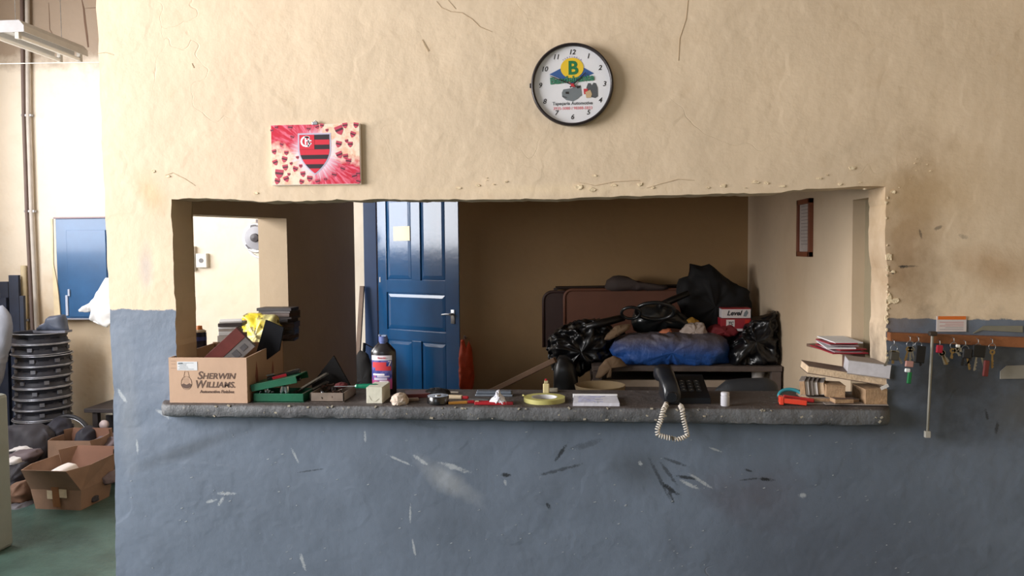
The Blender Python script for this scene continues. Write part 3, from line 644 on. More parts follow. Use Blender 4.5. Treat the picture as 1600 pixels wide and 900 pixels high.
# ================================================================ THINGS ON THE COUNTER
def sx(px, y): return P(px, 600, y=y).x          # world x of a pixel column at depth y
def S(px, y): return Vector((sx(px, y), y, ZS))
kraft = M('kraft_cardboard', (192, 160, 136), .8, var=.08, sc=6, bump=.08, bsc=40)
kraftd = M('cardboard_inner', (150, 116, 88), .85, var=.12, sc=6)
# ---- paint supplier's carton
yf = 2.955; x0 = sx(264.5, yf); x1 = sx(386, yf); BW = x1 - x0; BH = .176; BD = .385
box = thing('cardboard_box', 'open tan cardboard paint carton with dark lettering on the left end of the counter', 'box', (x0, yf, ZS))
th = .005
MB().b2((0, 0, 0), (BW, th, BH)).build('front_panel', kraft, box)
MB().b2((0, BD - th, 0), (BW, BD, BH + .015)).build('back_panel', kraftd, box)
MB().faces([(0, th, 0), (th, th, 0), (th, BD - th, 0), (0, BD - th, 0), (0, th, BH), (th, th, BH), (th, BD - th, BH + .01), (0, BD - th, BH + .01)], [(0, 1, 2, 3), (4, 7, 6, 5), (0, 4, 5, 1), (3, 2, 6, 7), (0, 3, 7, 4), (1, 5, 6, 2)]).build('side_panel', kraft, box)
MB().faces([(BW - th, th, 0), (BW, th, 0), (BW, BD - th, 0), (BW - th, BD - th, 0), (BW - th, th, BH), (BW, th, BH), (BW, BD - th, BH + .022), (BW - th, BD - th, BH + .022)], [(0, 1, 2, 3), (4, 7, 6, 5), (0, 4, 5, 1), (3, 2, 6, 7), (0, 3, 7, 4), (1, 5, 6, 2)]).build('side_panel', kraft, box)
MB().b2((th, th, 0), (BW - th, BD - th, th)).build('bottom_panel', kraftd, box)
brn = M('dark_brown_print', (92, 70, 60), .7, var=0)
def bl(x, y): return ((x - 82) / 476 * BW, (750 - y) / 282 * BH)     # crop px -> local
def ltext(s, cx, cy, size, sx_=1.0, sh=.22, bd=.0006):
    x, z = bl(cx, cy); return text(s, size, 'lettering', brn, box, (x, -.0006, z), shear=sh, sx=sx_, bold=bd)
ltext('S', 270, 581, .043, 1.05); ltext('HERWIN', 386, 584, .0315, 1.07); ltext('W', 270, 636, .043, .92); ltext('ILLIAMS.', 396, 638, .0315, 1.04)
ltext('Automotive Finishes', 374, 680, .0165, 1.0, .1, .0003)
x, z = bl(188, 626)
pb = MB(); pts = [(x + .022 * math.cos(a) * (1 if math.sin(a) < 0 else .95), -.0007, z + .026 * math.sin(a)) for a in [2 * PI * k / 28 for k in range(28)]]; pb.tube(pts, .0005, 4, True); pb.build('printed_globe', brn, box)
pb = MB(); pb.prism([(x + .020 * math.cos(a), z - .006 - .016 * abs(math.sin(a)) * (1 if 1 else 0)) for a in [PI * k / 10 for k in range(11)]] + [(x - .012, z - .002), (x, z - .007), (x + .012, z - .001)], .0005, (0, -.0006, 0)); pb.build('printed_paint_drip', brn, box)
pb = MB(); pb.tube([(x - .010, -.0007, z + .024), (x - .006, -.0007, z + .044), (x + .008, -.0007, z + .044), (x + .012, -.0007, z + .022)], .0005, 4); 
for k in range(4): pb.b2((x - .014, -.0007, z + .018 - .006 * k), (x + .012, 0, z + .0188 - .006 * k))
pb.build('printed_can', brn, box)
pb = MB()
for (a, b) in [((95, 488), (128, 490)), ((95, 532), (128, 534)), ((98, 508), (124, 509))]:
    q0, q1 = bl(*a), bl(*b); pb.b2((q0[0], -.0006, q1[1]), (q1[0], 0, q1[1] + .0007))
pb.build('printed_mark', brn, box)
a, b = bl(135, 547), bl(258, 493)
lab = MB().b2((a[0], -.0012, a[1]), (b[0], 0, b[1])).build('shipping_label', M('label_white', (212, 214, 218), .5, var=.04), box)
pb = MB()
for k in range(6): pb.b2((a[0] + .004 + (k % 2) * .006, -.0018, a[1] + .004 + k * .0048), (a[0] + .004 + rnd.uniform(.03, .062), -.0011, a[1] + .0055 + k * .0048))
pb.b2((a[0] + .004, -.0018, b[1] - .009), (a[0] + .022, -.0011, b[1] - .004)); pb.build('label_print', greyi, lab)
pb = MB()
for (yy, w2, hh) in [(.09, .02, .10), (.26, .015, .08)]: pb.prism([(0, 0), (w2, .01), (w2 * .8, hh * .6), (w2 * .2, hh), (-.01, hh * .4)], .0006, (BW + .0002, yy, .05), Matrix.Rotation(PI / 2, 3, 'Z'))
pb.build('red_print', M('dull_red_print', (150, 92, 80), .7, var=.1), box)
# things standing in the carton
c_ = thing('paint_colour_box', 'flat maroon and grey packet leaning inside the cardboard paint carton', 'packet', (x0 + .155, yf + .13, ZS + .010))
Rt = Euler((0, math.radians(-40), 0))
MB().box((.015, 0, .155), (.23, .022, .105), Euler((.12, math.radians(-42), .08)), .002).build('packet_body', M('packet_grey', (120, 116, 116), .5, var=.3, sc=20), c_)
Rr = Euler((.12, math.radians(-42), .08)).to_matrix(); MB().box(Vector((.015, 0, .155)) + Rr @ Vector((0, -.0005, .028)), (.231, .024, .051), Rr, .001).build('packet_band', M('packet_maroon', (112, 54, 50), .5, var=.3, sc=14), c_)
pb = MB(); Rr = Euler((.12, math.radians(-42), .08)).to_matrix()
for k in range(5):
    pb.box(Vector((.015, 0, .155)) + Rr @ Vector((-.08 + .04 * k, -.0118, -.024)), (.026, .0012, .03 if k % 2 else .02), Rr)
pb.build('packet_print', M('packet_print_grey', (84, 82, 86), .6, var=.2, sc=40), c_)
nf = MB(); Yn = yf + .20
o4 = [P(415, 500, y=Yn), P(443, 512, y=Yn), P(436, 548, y=Yn), P(392, 580, y=Yn)]; oo = Vector((x0 + .22, Yn, ZS + .03))
vs = [v - oo for v in o4] + [v - oo + Vector((0, .012, 0)) for v in o4]
nf.faces(vs, [(0, 1, 2, 3), (7, 6, 5, 4), (0, 4, 5, 1), (1, 5, 6, 2), (2, 6, 7, 3), (3, 7, 4, 0)])
tag(nf.build('folder', M('black_navy_folder', (8, 11, 20), .95, var=.05), loc=oo), 'black-blue folder sticking up out of the cardboard paint carton', 'folder')
# ---- ledge of the left window
ZL = zl
def stack(px, ytop, y, n, wd, dp, thk, cols, label, cat, nm, grp, zb=None, rz=0.3):
    x = sx(px, y); z = (zb if zb is not None else ZL)
    for k in range(n):
        t_ = thk[k % len(thk)]
        a = (rnd.uniform(-.2, .2) + rz)
        o = MB().box((0, 0, t_ / 2), (wd * rnd.uniform(.85, 1.05), dp * rnd.uniform(.85, 1.05), t_ * .96), None, min(.0012, t_ * .2)).build(nm, cols[k % len(cols)], loc=(x + rnd.uniform(-.01, .01), y, z), rot=(0, 0, a))
        tag(o, [label.replace('in the', 'topmost in the'), label.replace('in the', 'second from the top of the'), label.replace('in the', 'third from the top of the'), label.replace('in the', 'fourth from the top of the'), label.replace('in the', 'fifth from the top of the'), label.replace('in the', 'sixth from the top of the'), label.replace('in the', 'seventh from the top of the'), label.replace('in the', 'eighth from the top of the'), label.replace('in the', 'ninth from the top of the'), label.replace('in the', 'tenth from the top of the'), label.replace('in the', 'next to lowest in the'), label.replace('in the', 'lowest in the')][n - 1 - k], cat, grp); z += t_
    return z
wp = M('white_paper', (226, 226, 228), .7, var=.06, sc=30); gp = M('grey_paper', (150, 140, 132), .7, var=.15, sc=30); dp_ = M('dark_magazine', (62, 54, 54), .5, var=.3, sc=30); mg = M('magazine_mauve', (120, 104, 104), .5, var=.3, sc=20); cream = M('cream_paper_block', (206, 186, 156), .75, var=.15, sc=30)
stack(364, 495, 3.52, 9, .10, .15, [.020, .012, .006, .040, .016, .012, .010, .016, .008], [mg, wp, dp_, gp, wp, gp, wp, dp_, wp], 'paper booklet in the ledge pile left of the yellow bag', 'booklet', 'booklet', 'booklets on the left window ledge')
stack(322, 540, 3.32, 3, .085, .10, [.010, .008, .006], [wp, dp_, mg], 'thin leaflet in the low pile right of the blue can', 'leaflet', 'leaflet', 'leaflets beside the can')
stack(349, 540, 3.40, 3, .11, .10, [.014, .010, .008], [gp, wp, dp_], 'thin magazine in the low pile before the booklet pile', 'magazine', 'magazine', 'magazines before the booklet pile')
stack(437, 495, 3.93, 12, .20, .11, [.012, .018, .010, .016], [dp_, M('brown_cover', (70, 52, 46), .5, var=.3, sc=20), dp_, M('dark_grey_cover', (48, 44, 48), .5, var=.2)], 'dark worn magazine in the pile right of the yellow bag', 'magazine', 'magazine', 'dark magazines right of the yellow bag', rz=.0)
# can with orange cap
x = sx(320, 3.28)
can = thing('solvent_can', 'dark blue round can with a pale lid and orange cap on the left window ledge', 'can', (x - .017, 3.28, ZL))
MB().lathe([(.0, 0), (.027, 0), (.028, .003), (.028, .108), (.026, .110), (0, .110)], 28).build('can_body', M('navy_can_print', (24, 28, 56), .3, .2, var=.3, sc=20), can, smooth=True, ang=40)
MB().lathe([(.0284, .075), (.0284, .092)], 28).build('blue_label_band', M('blue_label', (52, 66, 140), .4, var=.1), can, smooth=True)
MB().lathe([(.0284, .018), (.0284, .034)], 28).build('silver_label_band', M('silver_label', (160, 150, 156), .4, var=.4, sc=50), can, smooth=True)
MB().lathe([(0, .110), (.027, .111), (.027, .116), (.018, .122), (0, .122)], 24).build('can_lid', M('pale_lid', (220, 206, 186), .4), can, smooth=True, ang=40)
MB().lathe([(0, .120), (.013, .121), (.011, .138), (0, .139)], 18).build('cap', M('orange_cap', (234, 140, 70), .4), can, smooth=True, ang=40)
# yellow bag
Yb_ = 3.80
ol = [P(a, b, y=Yb_) for a, b in [(371, 538), (378, 508), (383, 490), (400, 489), (418, 491), (432, 493), (440, 510), (437, 540), (425, 556), (385, 556)]]
t = NT('printed_yellow_plastic'); wv = t.noise(9, 3, .6); X, Y, Z = t.xyz()
c = t.mix(t.ramp(wv, .42, .55), lin((236, 214, 60)), lin((232, 224, 160)))
c = t.mix(t.math('MULTIPLY', t.ramp(t.noise(26, 3), .56, .6), .8), c, lin((96, 84, 52)))
c = t.mix(t.math('MULTIPLY', t.ramp(t.noise(16, 2), .62, .66), .8), c, lin((200, 120, 50)))
t.set(t.b.inputs['Base Color'], c); t.b.inputs['Roughness'].default_value = .35
bag = MB().lump(ol, 0, .05, .018, 22, 3, org=(0, 0, 0))
sh = Vector((sx(405, Yb_), Yb_, ZL))
for v in bag.bm.verts: v.co -= Vector((sh.x, 0, sh.z))
bo = tag(bag.build('plastic_bag', t.m, smooth=True, loc=sh), 'crumpled yellow printed plastic bag behind the cardboard paint carton', 'bag')
# ---- green socket case
yg = 2.975; gx = sx(395, yg); GW = sx(474, yg) - gx
gc = thing('socket_case', 'half-open green tool case with chrome sockets on the counter', 'tool case', (gx, yg, ZS))
grn = M('green_metal_paint', (22, 92, 66), .4, var=.2, sc=12, bump=.1); chrome = M('chrome', (196, 198, 202), .18, 1.0, var=.05)
MB().b2((0, 0, 0), (GW, .13, .004)).b2((0, 0, 0), (GW, .004, .034), .0015).b2((0, .126, 0), (GW, .13, .034), .0015).b2((0, 0, 0), (.004, .13, .034), .0015).b2((GW - .004, 0, 0), (GW, .13, .034), .0015).build('case_tray', grn, gc)
Rg = Matrix.Rotation(math.radians(-11), 3, 'Y')
ld = MB(); o = Vector((-.004, 0, .040))
ld.box(o + Rg @ Vector((GW * .46, .065, .026)), (GW * .92, .134, .004), Rg, .001); ld.box(o + Rg @ Vector((GW * .46, 0, .014)), (GW * .92, .004, .026), Rg, .0015)
ld.box(o + Rg @ Vector((GW * .46, .13, .014)), (GW * .92, .004, .026), Rg, .0015); ld.box(o + Rg @ Vector((0, .065, .014)), (.004, .13, .026), Rg, .0015)
ld.build('case_lid', grn, gc)
for i, (u, r, h_) in enumerate([(.022, .006, .014), (.046, .009, .020), (.058, .005, .018), (.108, .012, .034), (.13, .010, .032), (.07, .006, .012)]):
    m = MB(); R2 = Euler((0, (.25, 0, .1, .22, -.05, 0)[i], 0)).to_matrix(); m.lathe([(0, 0), (r * .8, 0), (r, h_ * .4), (r, h_), (r * .7, h_), (r * .7, h_ * .6), (0, h_ * .6)], 18, (u, .016 + .004 * (i % 2), .028), R2)
    sk = m.build('socket', chrome, None, smooth=True, ang=40, loc=gc.location)
    tag(sk, ['small tilted chrome socket at the hinge end of the green case', 'short wide chrome socket, second from the hinge of the green case', 'narrow chrome socket beside the short wide one in the green case', 'largest tilted chrome socket in the green case', 'upright chrome socket right of the largest one in the green case', 'tiny chrome socket in the middle of the green case'][i], 'socket')
# dark stapler on the case
yst = 3.03; p = P(421, 603, y=yst)
stp = thing('stapler', 'black stapler with a red stripe lying on the green tool case', 'stapler', p + Vector((0, 0, -.003)), rot=(0, math.radians(-9), .35))
MB().box((.060, 0, .008), (.125, .034, .014), None, .004).build('stapler_base', M('black_glossy', (20, 20, 24), .25, coat=.5, var=0), stp)
MB().box((.062, 0, .034), (.130, .032, .020), Euler((0, -.05, 0)), .006).build('stapler_arm', M('black_glossy', (20, 20, 24)), stp)
MB().box((.045, -.0168, .034), (.055, .003, .011), Euler((0, -.05, 0)), .001).build('red_stripe', M('red_plastic', (190, 44, 60), .35, var=0), stp)
MB().box((.010, 0, .020), (.022, .030, .008), None, .002).box((.012, 0, .047), (.03, .026, .005), None, .001).build('metal_rail', chrome, stp)
# files / bars leaning up from the case
for k, (a, b, yy, lab) in enumerate([((464, 612), (512, 583), 3.09, 'upper dark flat steel file leaning over the tray of parts'), ((470, 619), (512, 596), 3.05, 'lower dark flat steel file leaning over the tray of parts')]):
    p, q = P(*a, y=yy), P(*b, y=yy + .09); d = q - p
    f = thing('steel_file', lab, 'file', p, rot=(0, 0, 0)); R2 = d.to_track_quat('X', 'Z').to_matrix()
    MB().box(d / 2, (d.length, .022, .007), R2, .001).build('blade', M('dark_file_steel', (74, 74, 76), .35, .7, var=.3, sc=40), f)
    MB().box(d * -.12, (d.length * .26, .018, .014), R2, .004).build('handle', blk, f)
# dark triangular set-square plate
yt = 3.20; pts = [P(a, b, y=yt) for a, b in [(521, 556), (549, 606), (540, 615), (488, 615), (487, 600)]]
o = Vector((pts[3].x, yt, ZS)); vs = [v - o for v in pts]; vs[2].z = vs[3].z = 0
m = MB(); m.prism([(v.x, v.z) for v in vs], .012)
tag(m.build('trowel_plate', M('near_black_plate', (18, 16, 18), .95, var=.2), loc=o), 'near-black triangular plate standing behind the tray of parts', 'plate')
# tray of parts
yt = 2.985; tx = sx(484, yt); TW = sx(537, yt) - tx; TD = .17
tr_ = thing('parts_tray', 'shallow grey-brown tray full of small parts on the counter', 'tray', (tx, yt, ZS), 0)
tm = M('dusty_tray', (126, 112, 102), .8, var=.25, sc=20)
MB().b2((0, 0, 0), (TW, TD, .004)).b2((0, 0, 0), (TW, .005, .036), .001).b2((0, TD - .005, 0), (TW, TD, .036), .001).b2((0, 0, 0), (.005, TD, .036), .001).b2((TW - .005, 0, 0), (TW, TD, .036), .001).build('tray_body', tm, tr_)
pm = [M('rusty_bolt', (78, 54, 44), .6, .5, var=.3, sc=50), M('oily_bolt', (44, 38, 38), .4, .6, var=.3), chrome, M('dark_red_rag', (88, 26, 30), .8)]
for k in range(44):
    r = rnd.random(); L = rnd.uniform(.018, .04); pz = .010 + .011 * (k // 12); cpx = (tx + rnd.uniform(.022, TW - .022), yt + rnd.uniform(.02, TD - .02), ZS + pz)
    a = rnd.uniform(0, PI); d = Vector((math.cos(a), math.sin(a), rnd.uniform(-.15, .25))) * L / 2
    if k % 4 == 3: m = MB().lathe([(.003, -.003), (.009, -.003), (.009, .003), (.003, .003)], 10, (0, 0, 0), Euler((rnd.uniform(-.5, .5), rnd.uniform(-.5, .5), 0)).to_matrix(), True); nm = 'washer'
    else: m = MB().cyl(-d, d, .0035, seg=8).cyl(-d * 1.3, -d, .007, seg=6); nm = 'bolt'
    tag(m.build(nm, pm[2] if k % 11 == 5 else pm[k % 2], loc=cpx), 'small dirty %s in the shallow parts tray' % nm, nm, '%ss in the parts tray' % nm)
m = MB().lump([Vector((.02 * math.cos(a) * 1.3, 0, .012 * math.sin(a))) for a in [2 * PI * k / 12 for k in range(12)]], 0, .02, .004, 60, 2, na=24, nr=8)
tag(m.build('rag', pm[3], smooth=True, loc=(tx + TW * .75, yt + .08, ZS + .052)), 'scrap of dark red rag on the tray of parts', 'rag')
# screwdriver
yy = 3.03; p, q = P(522, 604, y=yy), P(597, 603, y=yy)
sd = thing('screwdriver', 'screwdriver with a translucent green handle resting across the tray and white box', 'screwdriver', p); d = q - p
MB().cyl((0, 0, 0), d * .46, .0022, seg=10).build('shaft', chrome, sd, smooth=True, ang=40)
hd = MB(); Rh = d.to_track_quat('Z', 'Y').to_matrix(); hd.lathe([(0, 0), (.006, 0), (.009, .006), (.008, .014), (.0095, .03), (.0095, .082), (.007, .092), (0, .094)], 8, d * .44, Rh)
hd.build('handle', M('green_plastic', (16, 112, 84), .25, var=.05, coat=.4), sd)
# small white box
yy = 2.965; bx = sx(572, yy); bw = sx(597, yy) - bx
wb_ = thing('white_carton', 'small white carton standing beside the bottle', 'carton', (bx, yy, ZS))
MB().b2((0, 0, 0), (bw, .13, .062), .002).build('carton_body', M('ivory_card', (214, 212, 196), .7, var=.06, sc=30, bump=.15), wb_)
MB().tube([(.01, -.0005, .03), (.02, -.0008, .012), (.035, -.0008, .008), (.05, -.0005, .02)], .0005, 4).build('crease', M('pale_grey_line', (180, 178, 160), .8), wb_)
# polish bottle
yb_ = 3.165; bt = thing('polish_bottle', 'tall dark plastic polish bottle with blue cap and red-blue label', 'bottle', S(600, yb_))
k_ = yb_ / F
r = 20.2 * k_; H_ = 96 * k_
body = MB(); prof = [(0, 0), (.94, 0), (1, .02), (1, .70), (.96, .735), (.55, .83), (.30, .87), (.26, .88), (0, .88)]
body.lathe([(a * r, b * H_) for a, b in prof], 40)
for v in body.bm.verts: v.co.y *= .62
body.build('bottle_body', M('black_bottle_plastic', (30, 26, 30), .28, var=.05, coat=.3), bt, smooth=True, ang=50)
cap = MB().lathe([(0, H_ * .85), (.31 * r, H_ * .85), (.31 * r, H_ * .875), (.36 * r, H_ * .88), (.36 * r, H_ * .955), (.30 * r, H_ * .965), (.30 * r, H_ * .985), (0, H_ * .985)], 24)
cap.build('cap', M('blue_cap', (96, 112, 168), .3, var=.05), bt, smooth=True, ang=40)
MB().box((-.25 * r, -.2 * r, H_ * .985), (.10 * r, .3 * r, .03 * H_), None, .0005).box((.12 * r, -.2 * r, H_ * .98), (.35 * r, .3 * r, .02 * H_)).build('nozzle', M('pale_blue_cap', (160, 176, 206), .3), bt)
def lab_patch(u0, u1, z0, z1, name, mat, off=.0006, par=bt):
    vs = []; n = 10; rr_ = r + off
    for k in range(n + 1):
        a = -PI / 2 + (u0 + (u1 - u0) * k / n)
        for z in (z0, z1): vs.append((rr_ * math.cos(a), rr_ * .62 * math.sin(a) - off * .4, z * H_))
    fs = [(2 * k, 2 * k + 2, 2 * k + 3, 2 * k + 1) for k in range(n)]
    return MB().faces(vs, fs).build(name, mat, par, smooth=True)
t = NT('polish_label'); X, Y, Z = t.xyz(); n_ = t.noise(50, 3, .5)
c = t.mix(t.ramp(n_, .45, .55), lin((50, 60, 140)), lin((96, 96, 166)))
c = t.mix(t.ramp(t.math('ADD', t.math('MULTIPLY', Z, -12), t.math('ADD', n_, .9)), .5, .7), c, lin((176, 70, 130)))
t.set(t.b.inputs['Base Color'], c); t.b.inputs['Roughness'].default_value = .4
lab_patch(-1.0, .85, .10, .66, 'label', t.m); lab_patch(-1.0, .85, .58, .66, 'label_top_band', M('white_label', (222, 216, 226), .4, var=0), .0010)
lab_patch(-.85, .35, .46, .55, 'red_panel', red, .0012); lab_patch(-.55, .75, .41, .48, 'red_panel', red, .0014)
text('7', .030, 'label_numeral', whitei, bt, (.60 * r, -r * .62 * .82 - .0012, .52 * H_), rot=(PI / 2, 0, .42)); text('Rosedal', .0105, 'label_name', red, bt, (0, -r * .62 - .0018, .62 * H_))
for (u0, u1, a, b, m_) in [(-.8, .2, .33, .36, whitei), (-.4, .6, .30, .325, silver), (-.7, .4, .25, .29, silver), (-.2, .5, .21, .24, whitei), (-.85, .1, .18, .2, pinki)]: lab_patch(u0, u1, a, b, 'label_picture', m_, .0013)
# crumpled ball
def crumple(name, label, cat, px0, py0, px1, py1, y, mat, amp, fr, seed, th=None, po=.6, outl=None, na=48, nr=16, zb=None, parent=None, smooth=True):
    if outl is None:
        cx, cy, rx, ry = (px0 + px1) / 2, (py0 + py1) / 2, (px1 - px0) / 2, (py1 - py0) / 2
        outl = [(cx + rx * math.cos(a), cy + ry * math.sin(a)) for a in [2 * PI * k / 20 for k in range(20)]]
    pts = [P(a, b, y=y) for a, b in outl]; zmin = min(q.z for q in pts); xm = sum(q.x for q in pts) / len(pts)
    z0 = zmin if zb is None else zb
    o = Vector((xm, y, z0)); w_ = max(q.x for q in pts) - min(q.x for q in pts)
    m = MB().lump([q - Vector((0, y, 0)) for q in pts], 0, th if th else w_ / 2, amp, fr, seed, na, nr, po)
    for v in m.bm.verts:
        v.co -= Vector((o.x, 0, o.z))
        if zb is not None and v.co.z < .0: v.co.z *= .12
    ob = m.build(name, mat, parent, smooth=smooth, loc=o)
    return tag(ob, label, cat) if cat else ob
cot = M('dusty_white_cotton', (214, 196, 182), .9, var=.15, sc=30, bump=.4, bsc=120)
crumple('cotton_wad', 'rounded dirty white cotton wad between the white carton and round black tin', 'cotton wad', 611, 614, 638, 638, 2.965, cot, .008, 40, 1, zb=ZS)
yy = 3.02; x = sx(640, yy)
tag(MB().box((0, 0, .006), (.05, .03, .010), Euler((0, 0, .3)), .003).build('bar_of_soap', M('mottled_stub', (128, 108, 92), .7, var=.4, sc=60), loc=(x + .01, yy, ZS)), 'mottled flat brown offcut right of the cotton wad', 'offcut')
x = sx(652, 3.12)
tag(MB().b2((-.05, -.04, 0), (.05, .05, .016), .002).build('maroon_case', M('maroon_case', (84, 34, 34), .5, var=.2), loc=(x, 3.12, ZS), rot=(0, 0, .2)), 'flat maroon case lying behind the cotton wad', 'case')
# round black tin / tape measure
yy = 2.975; x = sx(684, yy)
tn = thing('black_roll', 'round black roll with a shiny hub, right of the cotton wad', 'roll', (x, yy, ZS))
MB().lathe([(.012, .004), (.040, .002), (.042, .004), (.042, .028), (.040, .031), (.014, .031), (.012, .028)], 32, close=True).build('roll_body', M('black_glossy_roll', (22, 22, 25), .25, coat=.5, var=0), tn, smooth=True, ang=40)
MB().lathe([(0, .0), (.012, 0), (.012, .0325), (.008, .034), (0, .034)], 20).build('hub', chrome, tn, smooth=True, ang=40)
x = sx(680, 3.13)
crumple('black_rag', 'dark crumpled rag behind the round black roll', 'rag', 662, 606, 704, 624, 3.14, blk, .008, 30, 4, zb=ZS, th=.03)
# thin things: knives, pens, rulers
def stick(name, label, cat, a, b, y0, y1, w_, h_, mat, up=0.0, parts=None):
    p, q = Vector((sx(a, y0), y0, ZS + up)), Vector((sx(b, y1), y1, ZS + up)); d = q - p
    o = thing(name, label, cat, p, math.atan2(d.y, d.x)); L = d.length
    if parts is None: MB().box((L / 2, 0, h_ / 2), (L, w_, h_), None, min(h_, w_) * .25).build('body', mat, o)
    else:
        for nm, f0, f1, ww, hh, mm in parts: MB().box((L * (f0 + f1) / 2, 0, hh / 2), (L * (f1 - f0), ww, hh), None, min(hh, ww) * .25).build(nm, mm, o)
    return o
yel = M('ochre_handle', (196, 140, 62), .4, var=.1); redp = M('red_plastic_stick', (170, 34, 44), .35, var=.08)
stick('paint_brush', 'small brush with ochre handle and red ferrule lying right of the black roll', 'brush', 700, 748, 2.96, 2.99, .014, .010, None, 0, [('handle', 0, .62, .014, .010, yel), ('ferrule', .62, .85, .012, .011, redp), ('bristles', .85, 1.0, .010, .009, cream)])
stick('red_marker', 'long red marker in front of the crumpled white paper', 'marker', 741, 802, 2.955, 2.955, .012, .011, None, 0, [('barrel', 0, .8, .012, .011, redp), ('marker_cap', .8, 1, .0135, .0125, M('dark_red_cap', (120, 24, 32), .35))])
stick('putty_knife', 'cream-handled putty knife behind the small brush', 'knife', 700, 764, 3.08, 3.05, .02, .012, None, 0, [('handle', 0, .35, .02, .014, cream), ('bolster', .35, .5, .012, .012, redp), ('blade', .5, 1, .024, .002, steel)])
stick('pencil', 'red pencil lying between brush and marker', 'pencil', 728, 776, 2.99, 3.0, .007, .007, redp, .0)
stick('wooden_stick', 'thin pale stick near the back edge right of the black rag', 'stick', 690, 716, 3.2, 3.19, .008, .006, M('pale_stick', (214, 204, 190), .7))
m = MB(); m.b2((0, 0, 0), (.15, .055, .008), .003); gl_t = M('grey_blue_plastic', (120, 128, 140), .25, var=.1, coat=.4)
cl = thing('clear_case', 'flat grey-blue plastic case behind the crumpled white paper', 'case', (sx(742, 3.12), 3.12, ZS), .0)
m.build('case_body', gl_t, cl); MB().b2((.004, .004, .0085), (.146, .050, .020), .004).build('case_lid', M('grey_blue_lid', (98, 106, 118), .25, var=.1), cl)
crumple('crumpled_paper', 'crumpled white paper peak leaning on the red marker', 'paper', 0, 0, 0, 0, 2.975, M('bright_white_paper', (232, 232, 244), .8, var=.03), .010, 55, 6, th=.028, po=.9, smooth=False,
        outl=[(763, 632), (766, 624), (773, 619), (776, 610), (779, 607), (782, 617), (789, 622), (790, 630), (797, 634), (788, 636), (786, 632), (776, 633), (768, 634)], na=36, nr=12, zb=ZS)
# masking tape roll
yy = 3.035; x = sx(850.5, yy)
tp = thing('masking_tape', 'flat roll of pale yellow masking tape lying on the counter', 'tape', (x, yy, ZS))
MB().lathe([(.050, 0), (.079, 0), (.079, .017), (.050, .017)], 48, close=True).build('tape_ring', M('yellow_tape', (186, 180, 110), .55, var=.06, sc=20), tp, smooth=True, ang=40)
MB().lathe([(.047, .0005), (.0498, .0005), (.0498, .0165), (.047, .0165)], 40, close=True).build('core', M('white_core', (214, 214, 216), .7), tp, smooth=True, ang=40)
MB().box((-.078, .012, .018), (.012, .014, .006), Euler((0, .4, .5)), .001).build('loose_end', M('yellow_tape', (200, 194, 118)), tp)
# note pad
yy = 2.945; a = sx(895, yy); b = sx(968, yy); pdw = b - a
npd = thing('note_pad', 'white note pad with blue scribbles lying flat on the counter', 'notepad', (a, yy, ZS))
MB().faces([(0, 0, 0), (pdw, 0, 0), (pdw - .004, .16, 0), (.004, .16, 0), (0, 0, .012), (pdw, 0, .012), (pdw - .004, .16, .012), (.004, .16, .012)], [(3, 2, 1, 0), (4, 5, 6, 7), (0, 1, 5, 4), (1, 2, 6, 5), (2, 3, 7, 6), (3, 0, 4, 7)]).build('pad', M('pad_white', (214, 214, 226), .7, var=.08, sc=30, bump=.3, bsc=40), npd)
pb = MB(); bi = M('blue_biro', (90, 96, 160), .6, var=0)
for k in range(6):
    yy_ = .02 + k * .022; pb.tube([(.02 + j * .012 + rnd.uniform(-.004, .004), yy_ + rnd.uniform(-.006, .006), .0124) for j in range(rnd.randint(5, 11))], .0008, 4)
pb.build('scribble', bi, npd)
MB().b2((-.001, .15, .0), (pdw + .001, .166, .016), .002).build('binding', wp, npd)
# lighter
yy = 3.2; x = sx(853.5, yy)
lt = thing('lighter', 'small cream lighter with a red top standing at the back edge of the counter', 'lighter', (x, yy, ZS))
MB().box((0, 0, .020), (.026, .013, .040), None, .004).build('lighter_body', M('cream_plastic', (214, 200, 150), .3), lt)
MB().box((0, 0, .046), (.016, .011, .012), None, .002).build('valve', M('cream_valve', (180, 168, 130), .4), lt); MB().box((-.001, 0, .055), (.010, .009, .008), None, .002).build('red_top', redp, lt)
tag(MB().box((0, 0, .006), (.06, .03, .012), None, .002).build('eraser', M('grey_eraser', (150, 144, 128), .7), loc=(sx(860, 3.24), 3.245, ZS)), 'flat pale block lying beside the small lighter', 'block')
# ---- telephone
phm = M('black_phone_plastic', (20, 23, 30), .35, var=.08, coat=.25)
yy = 3.06; px_ = sx(1050, yy)
ph = thing('telephone', 'black desk telephone with handset on the left side of its sloping keypad', 'telephone', (px_, yy, ZS))
W_ = .155
def wedge(m, x0, x1, y0, y1, za, zb, bot=0):
    m.faces([(x0, y0, bot), (x1, y0, bot), (x1, y1, bot), (x0, y1, bot), (x0, y0, za), (x1, y0, za), (x1, y1, zb), (x0, y1, zb)], [(3, 2, 1, 0), (4, 5, 6, 7), (0, 1, 5, 4), (1, 2, 6, 5), (2, 3, 7, 6), (3, 0, 4, 7)])
m = MB(); wedge(m, -.035, W_ - .02, -.06, .14, .022, .080); m.build('phone_body', phm, ph)
kp = MB(); sl = math.atan2(.058, .2)
for i in range(3):
    for j in range(4):
        yk = .0 + j * .024; zk = .022 + (yk + .06) * .29
        kp.box((.045 + i * .028, yk, zk + .002), (.018, .011, .005), Matrix.Rotation(sl, 3, 'X'))
kp.build('keypad', M('phone_key_grey', (66, 68, 74), .4), ph)
for j in range(4):
    yk = .0 + j * .024; zk = .022 + (yk + .06) * .29
pk = MB()
for i in range(3):
    for j in range(4):
        yk = .0 + j * .024; zk = .022 + (yk + .06) * .29; pk.box((.045 + i * .028, yk, zk + .0055), (.006, .003, .0006), Matrix.Rotation(sl, 3, 'X'))
